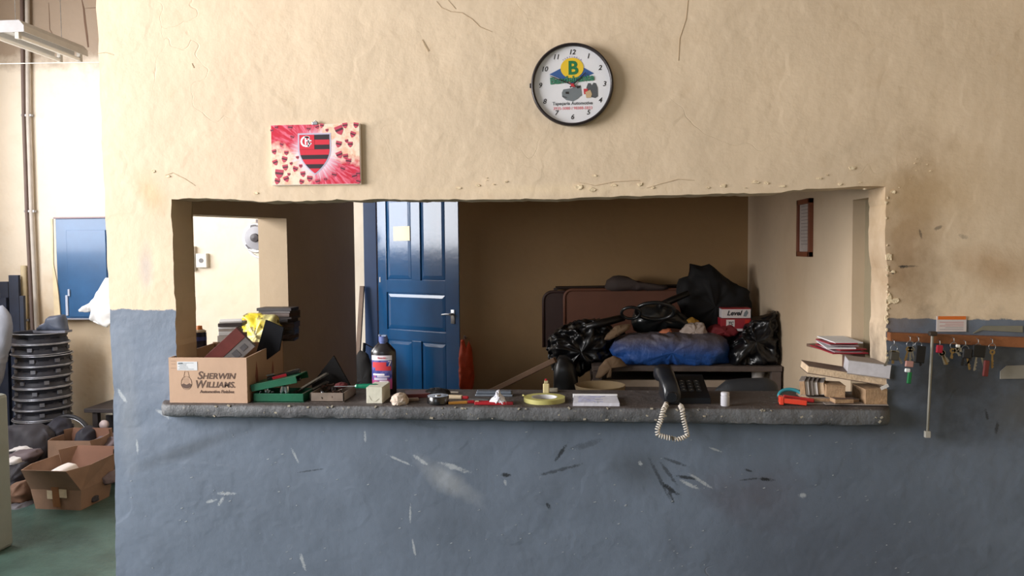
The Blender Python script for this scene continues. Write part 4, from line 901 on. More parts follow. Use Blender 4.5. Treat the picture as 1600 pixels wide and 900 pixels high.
pk.build('key_print', M('key_print', (190, 190, 190), .6), ph)
# handset: stands up, leaning back
hs = MB()
hp_ = [((-.006, -.076, .020), .026, .016), ((-.006, -.074, .034), .029, .020), ((-.012, -.050, .060), .028, .020), ((-.018, -.01, .082), .029, .020), ((-.022, .03, .094), .032, .022), ((-.025, .065, .100), .036, .024), ((-.025, .085, .092), .036, .022), ((-.025, .095, .078), .030, .016)]
prev = None; vs = []; seg = 16
for (c, a, b) in hp_:
    for k in range(seg):
        an_ = 2 * PI * k / seg; ca, sa = math.cos(an_), math.sin(an_); e = .7
        vs.append((c[0] + a * 1.05 * math.copysign(abs(ca) ** e, ca), c[1], c[2] + b * 1.3 * math.copysign(abs(sa) ** e, sa)))
n = len(hp_); fs = [(i * seg + k, i * seg + (k + 1) % seg, (i + 1) * seg + (k + 1) % seg, (i + 1) * seg + k) for i in range(n - 1) for k in range(seg)] + [tuple(range(seg)), tuple(range((n - 1) * seg, n * seg))]
hs.faces(vs, fs); hset = hs.build('handset', phm, ph, smooth=True, ang=60)
MB().lathe([(0, 0), (.019, 0), (.021, .004), (.021, .010), (0, .010)], 20, (-.012, -.096, .030), Euler((-PI / 2, 0, 0)).to_matrix()).build('mouthpiece', phm, hset, smooth=True, ang=40)
# coiled cord: from handset end down over the edge and back up
def coil(path, n_t, R_, r_, name, mat, par):
    pts = [Vector(p) for p in path]; Ls = [0]
    for i in range(1, len(pts)): Ls.append(Ls[-1] + (pts[i] - pts[i - 1]).length)
    out = []; N = n_t * 9
    for k in range(N + 1):
        s = Ls[-1] * k / N; i = 1
        while i < len(pts) - 1 and Ls[i] < s: i += 1
        f = (s - Ls[i - 1]) / (Ls[i] - Ls[i - 1]); c = pts[i - 1].lerp(pts[i], f); d = (pts[i] - pts[i - 1]).normalized()
        u = d.cross(Vector((0, 1, 0))).normalized(); v = d.cross(u); a = 2 * PI * k / 9
        out.append(c + (u * math.cos(a) + v * math.sin(a)) * R_)
    return MB().tube(out, r_, 6).build(name, mat, par, smooth=True)
def lp(px, py, y): return P(px, py, y=y) - ph.location
corm = M('cream_cord', (214, 206, 196), .45, var=.1)
Yc = 2.905
coil([lp(1041, 633, 2.94), lp(1037, 640, 2.915), lp(1033, 655, Yc), lp(1027, 672, Yc), lp(1028, 679, Yc), lp(1036, 682, Yc), lp(1049, 685, Yc)], 19, .0078, .0027, 'cord', corm, ph)
coil([lp(1050, 685, Yc), lp(1058, 687, Yc), lp(1068, 684, Yc), lp(1074, 680, Yc), lp(1072, 670, Yc), lp(1068, 655, Yc), lp(1066, 640, 2.912), lp(1063, 633, 2.94)], 20, .0072, .0026, 'cord', corm, ph)
MB().tube([lp(1043, 630, 2.99), lp(1040, 630, 2.95), lp(1038, 636, 2.92)], .006, 8).build('cord_plug', corm, ph, smooth=True)
MB().tube([lp(1062, 630, 2.99), lp(1067, 634, 2.93), lp(1069, 640, 2.915)], .003, 8).build('cord_lead', corm, ph, smooth=True)
MB().tube([lp(1049, 682, Yc - .008), lp(1052, 688, Yc - .008)], .004, 6).build('cord_knot', M('dark_tape', (70, 66, 58), .6), ph)
# vial
yy = 2.97; x = sx(1133, yy)
vl = thing('white_vial', 'small white plastic vial standing alone right of the telephone', 'vial', (x, yy, ZS))
MB().lathe([(0, 0), (.0145, 0), (.016, .003), (.016, .036), (.013, .039), (.013, .040), (0, .040)], 28).build('vial_body', M('white_vial_plastic', (200, 198, 206), .35, var=.03), vl, smooth=True, ang=40)
MB().lathe([(0, .039), (.0155, .0395), (.0155, .049), (.013, .051), (0, .051)], 28).build('vial_cap', M('white_cap_plastic', (208, 206, 214), .4, var=.03), vl, smooth=True, ang=40)
# orange plug
ored = M('orange_red_plastic', (232, 74, 52), .35, var=.05, coat=.3)
op = thing('orange_plug', 'orange-red plug with two prongs lying at the right part of the counter', 'plug', S(1217, 3.0), -.12)
MB().box((.008, 0, .017), (.016, .040, .030), None, .003).build('plug_face', ored, op)
MB().box((.055, -.010, .014), (.085, .016, .018), Euler((0, .08, 0)), .003).build('plug_body', ored, op)
MB().box((.075, .034, .018), (.11, .012, .014), Euler((0, .10, -.10)), .003).build('plug_lever', M('dark_orange_red', (176, 44, 44), .35), op)
MB().cyl((0, -.012, .008), (-.022, -.012, .008), .002, seg=8).cyl((0, .012, .024), (-.030, .012, .024), .002, seg=8).build('prong', chrome, op)
yy = 3.12; x = sx(1236, yy)
tl = thing('teal_hose', 'teal plastic loop behind the orange plug', 'hose', (x, yy, ZS + .008))
MB().tube([(.045 * math.cos(a), .02 * math.sin(a), .0 + .024 * max(0, math.sin(a))) for a in [PI * k / 12 for k in range(13)]], .007, 8).build('loop', M('teal_plastic', (60, 150, 164), .35), tl, smooth=True)
# ---- books and blocks pile
bc = [M('worn_cream_pages', (216, 190, 160), .8, var=.2, sc=40, bump=.3, bsc=120), M('tan_pages', (176, 144, 112), .8, var=.25, sc=40, bump=.3, bsc=120), M('white_pages', (222, 218, 216), .8, var=.08, sc=40), M('grey_cover', (150, 140, 134), .7, var=.15, sc=12), M('dark_brown_cover', (104, 84, 76), .6, var=.2, sc=12)]
def book(name, label, cat, c, size, rot, page, cover, spine=True, cth=.0025):
    o = thing(name, label, cat, Vector(c), rot=rot); X_, Y_, Z_ = size
    MB().b2((0.0, 0.0, cth), (X_, Y_, Z_ - cth), .0008).build('pages', page, o)
    MB().b2((-.001, -.001, 0), (X_ + .001, Y_ + .001, cth)).b2((-.001, -.001, Z_ - cth), (X_ + .001, Y_ + .001, Z_)).build('cover', cover, o)
    return o
def Z(h): return ZS + h
# bottom sheets
for k, (px, y, w_, d_, a, lab) in enumerate([(1262, 3.0, .20, .14, .10, 'loose pale sheet at the front under the books'), (1290, 2.985, .22, .12, -.05, 'second loose sheet lowest under the right-hand books')]):
    tag(MB().b2((0, 0, 0), (w_, d_, .003)).build('loose_sheet', bc[3], loc=(sx(px, y), y, Z(.0005 + .003 * k)), rot=(0, 0, a)), lab, 'paper')
book('receipt_block', 'thin grey-covered receipt block under the row of small blocks', 'receipt block', (sx(1262, 3.03), 3.02, Z(.0075)), (.185, .15, .018), (0, .04, .02), bc[1], bc[3])
book('receipt_block', 'frayed brown receipt block jutting out front of the pile', 'receipt block', (sx(1304, 2.985), 2.975, Z(.0080)), (.068, .12, .020), (0, 0, .1), bc[1], bc[4])
# row of small blocks on edge
for k, (px, w_, m_, lab) in enumerate([(1251, .018, bc[1], 'leftmost tan block of the row of small blocks standing on edge'), (1260, .013, bc[2], 'second cream block of the row of small blocks on edge'), (1267, .013, bc[3], 'third block, grey striped, of the row of small blocks on edge'), (1274, .014, bc[2], 'fourth block, white, of the row of small blocks on edge'), (1282, .020, bc[0], 'rightmost pale block of the row of small blocks on edge')]):
    book('paper_block', lab, 'paper block', (sx(px, 3.02) + .006 * 0, 3.02 + .004 * k, Z(.0300)), (w_, .11, .056 - .002 * k), (0, -.10, -.35), m_, bc[3])
book('paper_block', 'tan paper block lying behind the right end of the row of small blocks', 'paper block', (sx(1291, 3.0), 3.0, Z(.0300)), (.066, .10, .044), (0, .03, -.1), bc[1], bc[1])
book('paper_block', 'upright block with a red corner at the right end of the counter', 'paper block', (sx(1352, 2.99), 2.985, Z(.006)), (.078, .13, .055), (0, 0, .04), bc[1], bc[1])
# long tilted book
book('long_ledger', 'long tilted ledger with ragged pale page edge across the top of the pile', 'ledger', (sx(1262, 3.03), 3.035, Z(.111)), (.285, .15, .030), (.0, .15, -.10), bc[0], bc[4])
book('thick_pad', 'thick white pad with grey cover, topmost at the right end of the counter pile', 'pad', (sx(1325, 2.99) + .006, 3.02, Z(.113)), (.145, .14, .052), (.0, .10, -.22), M('greyish_pages', (190, 186, 190), .8, var=.12, sc=40), bc[3])
tag(MB().box((0, 0, 0), (.012, .001, .03), Euler((0, 1.1, 0))).build('paper_scrap', bc[2], loc=(sx(1383, 2.97), 2.975, Z(.072))), 'tiny white paper scrap poking out of the right end of the pile', 'paper')
# ================================================================ BACK ROOM
# framed certificate on right wall
y0c, y1c = P(1271, 356, x=XR).y, P(1251, 356, x=XR).y; z0c, z1c = P(1262, 401, x=XR).z, P(1262, 311, x=XR).z
fm = thing('framed_certificate', 'brown framed certificate hanging on the right wall of the back room', 'picture frame', (XR, (y0c + y1c) / 2, z0c))
hh = (y1c - y0c) / 2; H_ = z1c - z0c; wdm = M('brown_frame_wood', (120, 66, 44), .4, var=.2)
MB().b2((-.022, -hh, 0), (0, -hh + .02, H_), .002).b2((-.022, hh - .02, 0), (0, hh, H_), .002).b2((-.022, -hh, 0), (0, hh, .025), .002).b2((-.022, -hh, H_ - .025), (0, hh, H_), .002).build('frame', wdm, fm)
MB().b2((-.010, -hh + .018, .023), (-.008, hh - .018, H_ - .023)).build('certificate', M('certificate_paper', (176, 166, 160), .4, var=.15, sc=20), fm)
pb = MB()
for k in range(12): pb.b2((-.0106, -hh + .045, .06 + k * .017), (-.0101, hh - .045, .063 + k * .017))
pb.build('print_lines', M('grey_print', (130, 122, 120), .6, var=0), fm)
# corner shelf with red folder
shz = P(1322, 549, y=3.31).z
cs = thing('wall_shelf', 'small shelf on the right wall just inside the opening', 'shelf', (XR, 3.41, shz - .012))
MB().faces([(-.13, .16, 0), (-.05, -.18, 0), (0.0, -.18, 0), (0, .2, 0), (-.13, .16, .012), (-.05, -.18, .012), (0, -.18, .012), (0, .2, .012)], [(3, 2, 1, 0), (4, 5, 6, 7), (0, 1, 5, 4), (1, 2, 6, 5), (2, 3, 7, 6), (3, 0, 4, 7)]).build('shelf_board', M('dark_shelf', (110, 84, 70), .6), cs)
MB().box((-.01, .02, -.05), (.02, .02, .1)).build('bracket', M('dark_shelf', (110, 84, 70)), cs)
redf = M('red_folder_card', (150, 34, 48), .5, var=.15)
rf = thing('red_folder', 'red folder with loose papers on the small shelf at the right wall', 'folder', (XR - .072, 3.33, shz + .002), .05)
MB().box((0, 0, .004), (.14, .26, .005), None, .001).build('cover', redf, rf)
for k in range(6): MB().box((rnd.uniform(-.01, .01), rnd.uniform(-.02, .02), .008 + .007 * k), (.11, .20, .0045), Euler((rnd.uniform(-.03, .03), rnd.uniform(-.03, .03), rnd.uniform(-.15, .15)))).build('loose_paper', [M('mauve_paper', (170, 150, 156), .6), redf, wp][k % 3], rf)
# white outlet in right wall area skipped; work table
yT = 4.45; tz = .935; txa = P(925, 575, y=yT).x; txb = XR - .01
greyw = M('weathered_table_board', (92, 80, 74), .7, var=.3, sc=14, bump=.3)
tb = thing('work_table', 'low work table heaped with bags and cloths along the back room wall', 'table', ((txa + txb) / 2, 4.85, 0))
hx = (txb - txa) / 2
for k in range(5):
    y_ = yT - 4.85 + k * .178; MB().b2((-hx, y_, tz - .028), (hx, y_ + .172, tz), .002).build('tabletop_plank', greyw, tb)
pale = M('pale_rail_wood', (170, 152, 134), .7, var=.15)
MB().b2((-hx, yT - 4.85 + .03, tz - .034), (hx - .02, yT - 4.85 + .05, tz - .028)).build('edge_strip', pale, tb)
zr = P(1000, 601, y=yT + .06).z
MB().b2((-hx, yT - 4.85 + .05, zr - .01), (hx * .95, yT - 4.85 + .07, zr + .028)).build('front_rail', pale, tb)
MB().b2((-hx, .40, zr - .01), (hx * .95, .42, zr + .028)).build('back_rail', pale, tb)
MB().b2((-hx, yT - 4.85 + .04, zr - .034), (hx * .98, .45, zr - .01)).build('lower_shelf', greyw, tb)
for sxx in (-1, 1):
    for syy in (-.37, .42): MB().b2((sxx * (hx - .03) - .025, syy - .025, 0), (sxx * (hx - .03) + .025, syy + .025, tz - .03)).build('leg', greyw, tb)
q = P(1187, 596, y=yT + .08)
cup = thing('white_cup', 'white plastic cup standing under the tabletop at the right end of the table', 'cup', (q.x, yT + .12, zr - .01))
MB().lathe([(0, 0), (.034, 0), (.036, .084), (.033, .084), (.031, .004), (0, .004)], 24).build('cup_body', M('white_cup', (200, 194, 188), .4), cup, smooth=True, ang=40)
MB().lathe([(.036, .080), (.0385, .081), (.0385, .086), (.035, .086)], 24, close=True).build('cup_rim', M('white_cup', (200, 194, 188)), cup, smooth=True, ang=40)
blackc = M('black_vinyl', (17, 16, 18), .42, var=.1, coat=.12); bplast = M('black_shiny_plastic', (14, 14, 17), .36, var=.1, coat=.15)
def C(name, label, cat, pts, y, mat, th, amp, fr, seed, zb=None, po=.55, na=64, nr=16, smooth=True):
    return crumple(name, label, cat, 0, 0, 0, 0, y, mat, amp, fr, seed, th=th, po=po, outl=pts, na=na, nr=nr, zb=zb, smooth=smooth)
t = NT('blue_grey_canvas'); X, Y, Zz = t.xyz()
c = t.mix(t.ramp(t.math('ADD', Zz, t.math('MULTIPLY', t.noise(6, 3), .07)), .10, .18), lin((30, 78, 150)), lin((96, 90, 98))); t.set(t.b.inputs['Base Color'], c); t.b.inputs['Roughness'].default_value = .6; t.set(t.b.inputs['Normal'], t.bump(t.noise(10, 4), .8, .03))
C('canvas_roll', 'long rolled blue and grey canvas bundle lying on the table front', 'bundle', [(952, 545), (965, 528), (985, 521), (1030, 519), (1080, 521), (1115, 520), (1132, 528), (1141, 545), (1138, 567), (1120, 573), (1000, 574), (965, 568)], 4.60, t.m, .13, .028, 8, 2, zb=tz, po=.38, na=96, nr=26)
C('black_bag', 'crumpled black plastic bag at the right end of the table', 'bag', [(1134, 573), (1136, 540), (1150, 528), (1162, 512), (1175, 498), (1192, 496), (1208, 486), (1212, 500), (1210, 520), (1214, 545), (1213, 574)], 4.60, bplast, .13, .042, 13, 5, zb=tz, na=96, nr=28)
C('black_tarpaulin', 'peaked black tarpaulin against the back wall, tallest thing on the table', 'tarpaulin', [(1056, 455), (1062, 437), (1074, 430), (1078, 411), (1092, 415), (1108, 412), (1120, 424), (1145, 442), (1170, 452), (1173, 480), (1172, 546), (1080, 546), (1072, 520), (1060, 480)], 5.05, M('black_cloth', (16, 15, 17), .8, var=.1), .09, .03, 8, 7, zb=tz)
# headboards
hb = M('brown_headboard', (112, 70, 52), .55, var=.1); hbd = M('dark_headboard', (64, 42, 38), .55, var=.1)
def board(px0, py0, px1, zb, y, mat, th, label, rad=.06, frame=None):
    a = P(px0, py0, y=y); b = P(px1, py0, y=y); W_ = b.x - a.x; H2 = a.z - zb
    o = thing('headboard', label, 'headboard', (a.x + W_ / 2, y, zb))
    pts = [(-W_ / 2, 0), (-W_ / 2, H2 - rad)] + [(-W_ / 2 + rad - rad * math.cos(t_), H2 - rad + rad * math.sin(t_)) for t_ in [PI / 2 * k / 6 for k in range(1, 7)]] + [(W_ / 2 - rad + rad * math.sin(t_), H2 - rad + rad * math.cos(t_)) for t_ in [PI / 2 * k / 6 for k in range(0, 7)]] + [(W_ / 2, 0)]
    MB().prism(pts, th).build('panel', mat, o)
    MB().tube([(x, 0, z) for x, z in pts], .010, 8).build('piping', frame or mat, o, smooth=True)
    return o
board(849, 456, 1000, tz + .002, 5.27, hbd, .04, 'dark brown upholstered panel standing behind the lighter one at the back wall')
board(882, 453, 1084, tz + .002, 5.20, hb, .045, 'lighter brown upholstered panel with rounded corners standing on the table', rad=.05)
p0_, p1_ = P(868, 450, y=5.33), P(1062, 447, y=5.33)
tag(MB().tube([p0_ - p0_, p1_ - p0_], .012, 8).b2((-.012, -.012, tz - p0_.z), (.012, .012, 0)).b2((p1_.x - p0_.x - .012, -.012, tz - p0_.z), (p1_.x - p0_.x + .012, .012, 0)).build('bar', M('dark_bar', (50, 36, 30), .5), loc=p0_), 'dark horizontal rod just above the brown upholstered panels', 'rod')
C('folded_cushion', 'grey-brown folded cushion lying on top of the brown panels', 'cushion', [(944, 452), (948, 438), (960, 430), (978, 431), (992, 438), (1012, 442), (1035, 443), (1048, 450), (1046, 454), (950, 455)], 5.22, M('grey_brown_cloth', (74, 62, 58), .8, var=.2), .07, .01, 12, 3)
# steering-wheel-like black shell with strap
sh_ = thing('moulded_shell', 'black moulded shell with a loop and strap lying over the canvas bundle', 'car part', P(1022, 497, y=4.88))
o = sh_.location
def Lp(a, b, y): return P(a, b, y=y) - o
shm = M('black_moulded_plastic', (30, 33, 35), .3, var=.1, coat=.35)
m = MB().lump([P(a, b, y=4.88) - Vector((0, 4.88, 0)) for a, b in [(985, 500), (992, 486), (1010, 476), (1035, 472), (1058, 484), (1078, 500), (1084, 512), (1070, 514), (1045, 512), (1030, 520), (1005, 524), (990, 516)]], 0, .10, .02, 12, 9, 48, 14)
for v in m.bm.verts: v.co -= Vector((o.x, 0, o.z))
m.build('shell', shm, sh_, smooth=True)
ring = [Lp(1024 + 30 * math.cos(a), 486 + 13 * math.sin(a), 4.66 - .0 + .05 * math.sin(a)) for a in [2 * PI * k / 28 for k in range(28)]]
MB().tube(ring, .012, 8, True).build('rim', shm, sh_, smooth=True)
ring = [Lp(986 + 15 * math.cos(a), 489 + 9 * math.sin(a), 4.62 + .03 * math.sin(a)) for a in [2 * PI * k / 20 for k in range(20)]]
MB().tube(ring, .009, 8, True).build('loop_handle', shm, sh_, smooth=True)
MB().tube([Lp(1030, 478, 4.8), Lp(1052, 468, 4.88), Lp(1076, 458, 4.90)], [.02, .022, .018], 8).build('strap', blackc, sh_, smooth=True)
MB().tube([Lp(975, 496, 4.66), Lp(940, 505, 4.62), Lp(915, 512, 4.6)], [.02, .025, .02], 8).build('tail_strap', blackc, sh_, smooth=True)
# big black bags left
C('black_bin_bag', 'shiny crumpled black bin bag slumped over the left end of the table', 'bag', [(855, 545), (858, 528), (868, 518), (885, 508), (905, 500), (935, 500), (958, 512), (962, 540), (950, 560), (930, 568), (906, 586), (880, 592), (862, 575)], 4.70, bplast, .13, .045, 15, 11, na=96, nr=30)
C('black_overalls', 'black cloth hanging down below the crumpled bin bag', 'clothing', [(866, 560), (880, 552), (898, 562), (904, 590), (904, 700), (908, 832), (864, 832), (868, 700), (864, 600)], 4.50, blackc, .05, .02, 10, 12, na=80, nr=16)
C('black_jacket', 'dull black jacket bunched behind the canvas bundle', 'jacket', [(925, 520), (945, 512), (975, 516), (985, 540), (975, 575), (935, 576), (922, 560)], 4.90, M('black_cloth', (16, 15, 17)), .10, .025, 14, 12, zb=tz)
wcl = M('grey_white_cloth', (176, 160, 150), .85, var=.1); tanc = M('tan_cloth', (120, 96, 72), .85, var=.2)
C('white_cloth', 'pale crumpled cloth on top of the blue and grey canvas bundle', 'cloth', [(1062, 518), (1072, 508), (1086, 504), (1098, 504), (1105, 515), (1103, 527), (1080, 525), (1066, 524)], 4.62, wcl, .05, .02, 20, 4)
C('yellow_cloth', 'small mustard cloth tucked behind the pale cloth', 'cloth', [(1073, 500), (1082, 495), (1092, 500), (1094, 510), (1078, 512)], 4.70, M('mustard_cloth', (150, 110, 30), .8), .03, .01, 20, 2)
C('red_cloth', 'dark red cloth under the red and white boxes', 'cloth', [(1100, 520), (1112, 508), (1140, 505), (1160, 512), (1150, 524), (1125, 528), (1106, 527)], 4.66, M('dark_red_cloth', (116, 26, 34), .7), .06, .015, 20, 6)
C('orange_cloth', 'strip of orange cloth showing above the canvas bundle', 'cloth', [(1028, 520), (1036, 515), (1048, 513), (1052, 522), (1030, 524)], 4.62, M('pale_orange_cloth', (200, 120, 84), .8), .03, .006, 20, 8)
C('tan_glove', 'tan cloth scrap lying left behind the canvas bundle', 'cloth', [(944, 530), (952, 516), (965, 508), (985, 506), (984, 514), (966, 524), (950, 533)], 4.56, tanc, .04, .01, 20, 9)
C('work_glove', 'tan work glove hanging over the left edge of the tabletop', 'glove', [(930, 590), (936, 574), (944, 562), (958, 556), (970, 560), (980, 572), (966, 572), (956, 570), (955, 590), (948, 590), (946, 578), (940, 580), (938, 592)], 4.42, tanc, .03, .006, 24, 10, po=.8)
# boxes red/white
bxr = M('glossy_red_card', (150, 30, 44), .4, var=.1); bxw = M('glossy_white_card', (214, 206, 206), .4, var=.05)
a, b = P(1128, 497, y=4.62), P(1173, 482, y=4.62)
bw1 = thing('white_parts_box', 'white and red small carton with black lettering, upper of two on the black bag', 'box', (a.x, 4.62, a.z))
Wb, Hb = b.x - a.x, b.z - a.z
MB().b2((0, 0, 0), (Wb, .09, Hb), .001).build('box_body', bxw, bw1); MB().b2((0, -.001, Hb - .004), (Wb, .09, Hb + .002)).build('box_top', bxr, bw1)
text('Level', .038, 'lettering', ink, bw1, (Wb * .42, -.0008, Hb * .5), shear=.3, bold=.0012); MB().prism([(Wb * .74, .01), (Wb * .84, .008), (Wb * .92, Hb * .55), (Wb * .86, Hb * .85), (Wb * .78, Hb * .6)], .0006, (0, -.0008, 0)).build('printed_piston', greyi, bw1)
a, b = P(1126, 517, y=4.62), P(1173, 497.5, y=4.62)
bw2 = thing('red_parts_box', 'red small carton with a white panel, lower of the two on the black bag', 'box', (a.x, 4.615, a.z + .0))
Wb, Hb = b.x - a.x, b.z - a.z
MB().b2((0, 0, 0), (Wb, .10, Hb), .001).build('box_body', bxr, bw2); pw = MB().b2((Wb * .18, -.0008, Hb * .35), (Wb * .46, 0, Hb * .9)).build('white_panel', bxw, bw2)
text('TC', .022, 'lettering', ink, bw2, (Wb * .32, -.0014, Hb * .62), shear=.3, bold=.001); MB().b2((Wb * .35, -.0009, 0), (Wb * .8, 0, Hb * .18)).build('white_strip', bxw, bw2); MB().b2((Wb * .80, -.0009, Hb * .3), (Wb * .96, 0, Hb * .9)).build('orange_panel', M('orange_red_print', (190, 50, 40), .4), bw2)
# basin hanging under table left
q = P(937, 612, y=4.30)
ba = thing('enamel_basin', 'shallow tan basin jutting out under the left end of the tabletop', 'basin', (q.x, 4.22, P(934, 622, y=4.22).z))
MB().lathe([(0, 0), (.07, 0), (.105, .02), (.128, .068), (.132, .072), (.135, .070), (.125, .03), (.09, -.008), (0, -.010)], 40).build('bowl', M('tan_enamel', (150, 130, 100), .4, var=.15), ba, smooth=True, ang=50)
MB().cyl((0, 0, -.012), (0, 0, -ba.location.z + .03), .02, seg=12).cyl((0, 0, -ba.location.z), (0, 0, -ba.location.z + .03), .12, .10, seg=24).build('stand', M('dark_stand', (44, 40, 38), .5), ba)
# wooden stick and red bag
a, b = P(758, 616, y=4.45), P(868, 562, y=4.3); d = b - a; a0 = a - d * ((a.z) / d.z) * .0
lo = a - d * 1.0
stk_ = thing('wooden_pole', 'bare wooden pole leaning diagonally across the dark left part of the back room', 'pole', lo)
MB().box((b - lo) / 2, ((b - lo).length, .03, .03), (b - lo).to_track_quat('X', 'Z').to_matrix(), .004).build('pole', M('dull_pine', (112, 84, 62), .7, var=.2), stk_)
orr = M('red_orange_fabric', (230, 88, 52), .6, var=.15, sc=10)
C('orange_sling', 'red-orange cloth strap loop hanging right of the blue door', 'strap', [(717, 560), (720, 532), (724, 530), (729, 545), (733, 531), (737, 545), (741, 590), (738, 612), (727, 617), (718, 608)], 5.30, orr, .06, .012, 16, 3)
q = P(728, 528, y=5.38); tag(MB().tube([(0, .02, .0), (0, -.05, .0), (0, -.06, .02)], .006, 8).build('wall_hook', steel, loc=(q.x, 5.38, q.z)), 'small wall hook holding the red-orange strap', 'hook')
# door-side leaning plank and frame in the recess
a, b = P(561, 610, y=5.80), P(566, 447, y=5.94)
foot = Vector((a.x - .04, 5.70, 0)); d = b - foot
pk_ = thing('leaning_plank', 'tall weathered plank leaning in the gap left of the blue door', 'plank', foot)
MB().box(d / 2, (d.length, .02, .035), d.to_track_quat('X', 'Y').to_matrix(), .002).build('plank', M('weathered_plank', (120, 100, 86), .7, var=.2), pk_)
a = P(572, 600, y=5.60)
wf = thing('wire_rack', 'dark wire frame leaning in the gap behind the polish bottle', 'wire frame', (a.x, 5.66, 0))
m = MB(); zt_ = P(572, 540, y=5.6).z
m.tube([(-.09, 0, 0), (-.05, .1, zt_), (.05, .1, zt_ - .06), (.10, 0, 0)], .012, 8); m.tube([(-.08, .02, .5), (.07, .07, zt_ - .2)], .010, 8); m.tube([(-.07, .03, zt_ - .35), (.07, .05, zt_ - .05)], .010, 8); m.tube([(.09, .02, .4), (-.04, .09, zt_ - .1)], .01, 8)
m.build('wires', blk, wf, smooth=True)
C('black_cover', 'black cloth heap in front of the blue door frame', 'cloth', [(554, 560), (562, 546), (574, 552), (584, 575), (586, 640), (552, 640)], 5.60, M('black_cloth', (16, 15, 17)), .05, .01, 10, 15)
# office chair
yc = 3.86; q0 = P(1112, 630, y=yc); q1 = P(1217, 630, y=yc)
ch = thing('office_chair', 'black rounded office chair back showing behind the counter on the right', 'chair', ((q0.x + q1.x) / 2, yc, 0))
zt_ = P(1170, 591, y=yc).z; hw = (q1.x - q0.x) / 2
bk_ = MB().lump([Vector((x, 0, z)) for x, z in [(-hw, zt_ - .20), (-hw + .015, zt_ - .055), (-hw + .07, zt_ - .008), (-hw + .14, zt_), (hw - .06, zt_ + .004), (hw - .01, zt_ - .02), (hw, zt_ - .08), (hw - .01, zt_ - .30), (hw - .05, zt_ - .36), (-hw + .06, zt_ - .36)]], 0, .05, .004, 5, 1, 64, 12, .35, ridge=False)
bk_.build('backrest', M('charcoal_upholstery', (40, 42, 46), .6, var=.15, bump=.2, bsc=90), ch, smooth=True)
MB().lump([Vector((x, 0, z)) for x, z in [(-hw, .42), (-hw, .50), (hw, .50), (hw, .42)]], -.26, .24, .003, 5, 1, 40, 12, .35, ridge=False).build('seat', M('charcoal_upholstery', (40, 42, 46)), ch, smooth=True)
MB().cyl((0, -.2, .08), (0, -.2, .43), .03, seg=12).build('column', blk, ch, smooth=True, ang=40)
MB().tube([(0, -.2, .40), (0, .02, .40), (0, .05, zt_ - .25)], .02, 8).build('back_bracket', blk, ch, smooth=True)
for k in range(5):
    a = 2 * PI * k / 5; MB().tube([(0, -.2, .10), (.24 * math.cos(a), -.2 + .24 * math.sin(a), .06)], [.022, .014], 8).cyl((.24 * math.cos(a) - .012, -.2 + .24 * math.sin(a), .028), (.24 * math.cos(a) + .012, -.2 + .24 * math.sin(a), .028), .028, seg=12).build('leg', blk, ch)
MB().tube([(-hw + .05, -.06, zt_ - .14), (-hw + .07, -.12, zt_ - .085), (-hw + .12, -.14, zt_ - .08), (-hw + .15, -.13, zt_ - .14)], .012, 8).build('lever', blk, ch, smooth=True)

# ================================================================ LEFT BAY
# twin-tube light fitting
yn_, yf_ = 4.93, 5.6
xr_ = P(137, 72, y=yf_).x; zt_ = P(137, 72, y=yf_).z
fx_ = thing('fluorescent_fitting', 'twin-tube fluorescent light fitting hung high over the left bay', 'light fitting', (xr_ - .13, yn_, zt_))
L = yf_ - yn_; whm = M('aged_white_enamel', (186, 182, 176), .4, var=.08); 
prof = [(-.13, -.035), (-.10, .0), (.10, 0), (.13, -.035), (.13, -.075), (.125, -.075), (.12, -.035), (.09, -.008), (-.09, -.008), (-.12, -.035), (-.125, -.075), (-.13, -.075)]
MB().prism(prof, L).build('reflector', whm, fx_)
MB().b2((-.03, 0, -.07), (.03, L, -.008), .004).build('ballast_box', whm, fx_)
for s in (-.075, .075):
    MB().cyl((s, .03, -.098), (s, L - .03, -.098), .014, seg=16).build('tube', M('white_glass_tube', (226, 222, 214), .25, var=.02), fx_, smooth=True, ang=40)
    for yy in (.015, L - .015): MB().b2((s - .014, yy - .014, -.115), (s + .014, yy + .014, -.008), .002).build('tube_holder', M('holder_white', (186, 180, 170), .4), fx_)
MB().prism([(-.13, -.035), (-.10, 0), (.10, 0), (.13, -.035), (.13, -.075), (-.13, -.075)], .006, (0, -.006, 0)).build('end_cap', M('end_cap_grey', (170, 168, 170), .5), fx_)
for yy in (.1, L - .1): MB().cyl((0, yy, 0), (0, yy, 4.2 - zt_), .003, seg=6).build('hanger', steel, fx_)
a = P(-20, 99, y=5.55); b = P(153, 97, y=5.55)
m_ = P(60, 98.5, y=5.55); tag(MB().tube([Vector((-4.68, 5.55, a.z)) - a, m_ - a, b - a, Vector((XLo - .02, 5.55, b.z)) - a], .003, 6).build('wire', M('pale_wire', (220, 214, 204), .5), loc=a), 'thin white wire stretched across the left bay under the light fitting', 'wire')
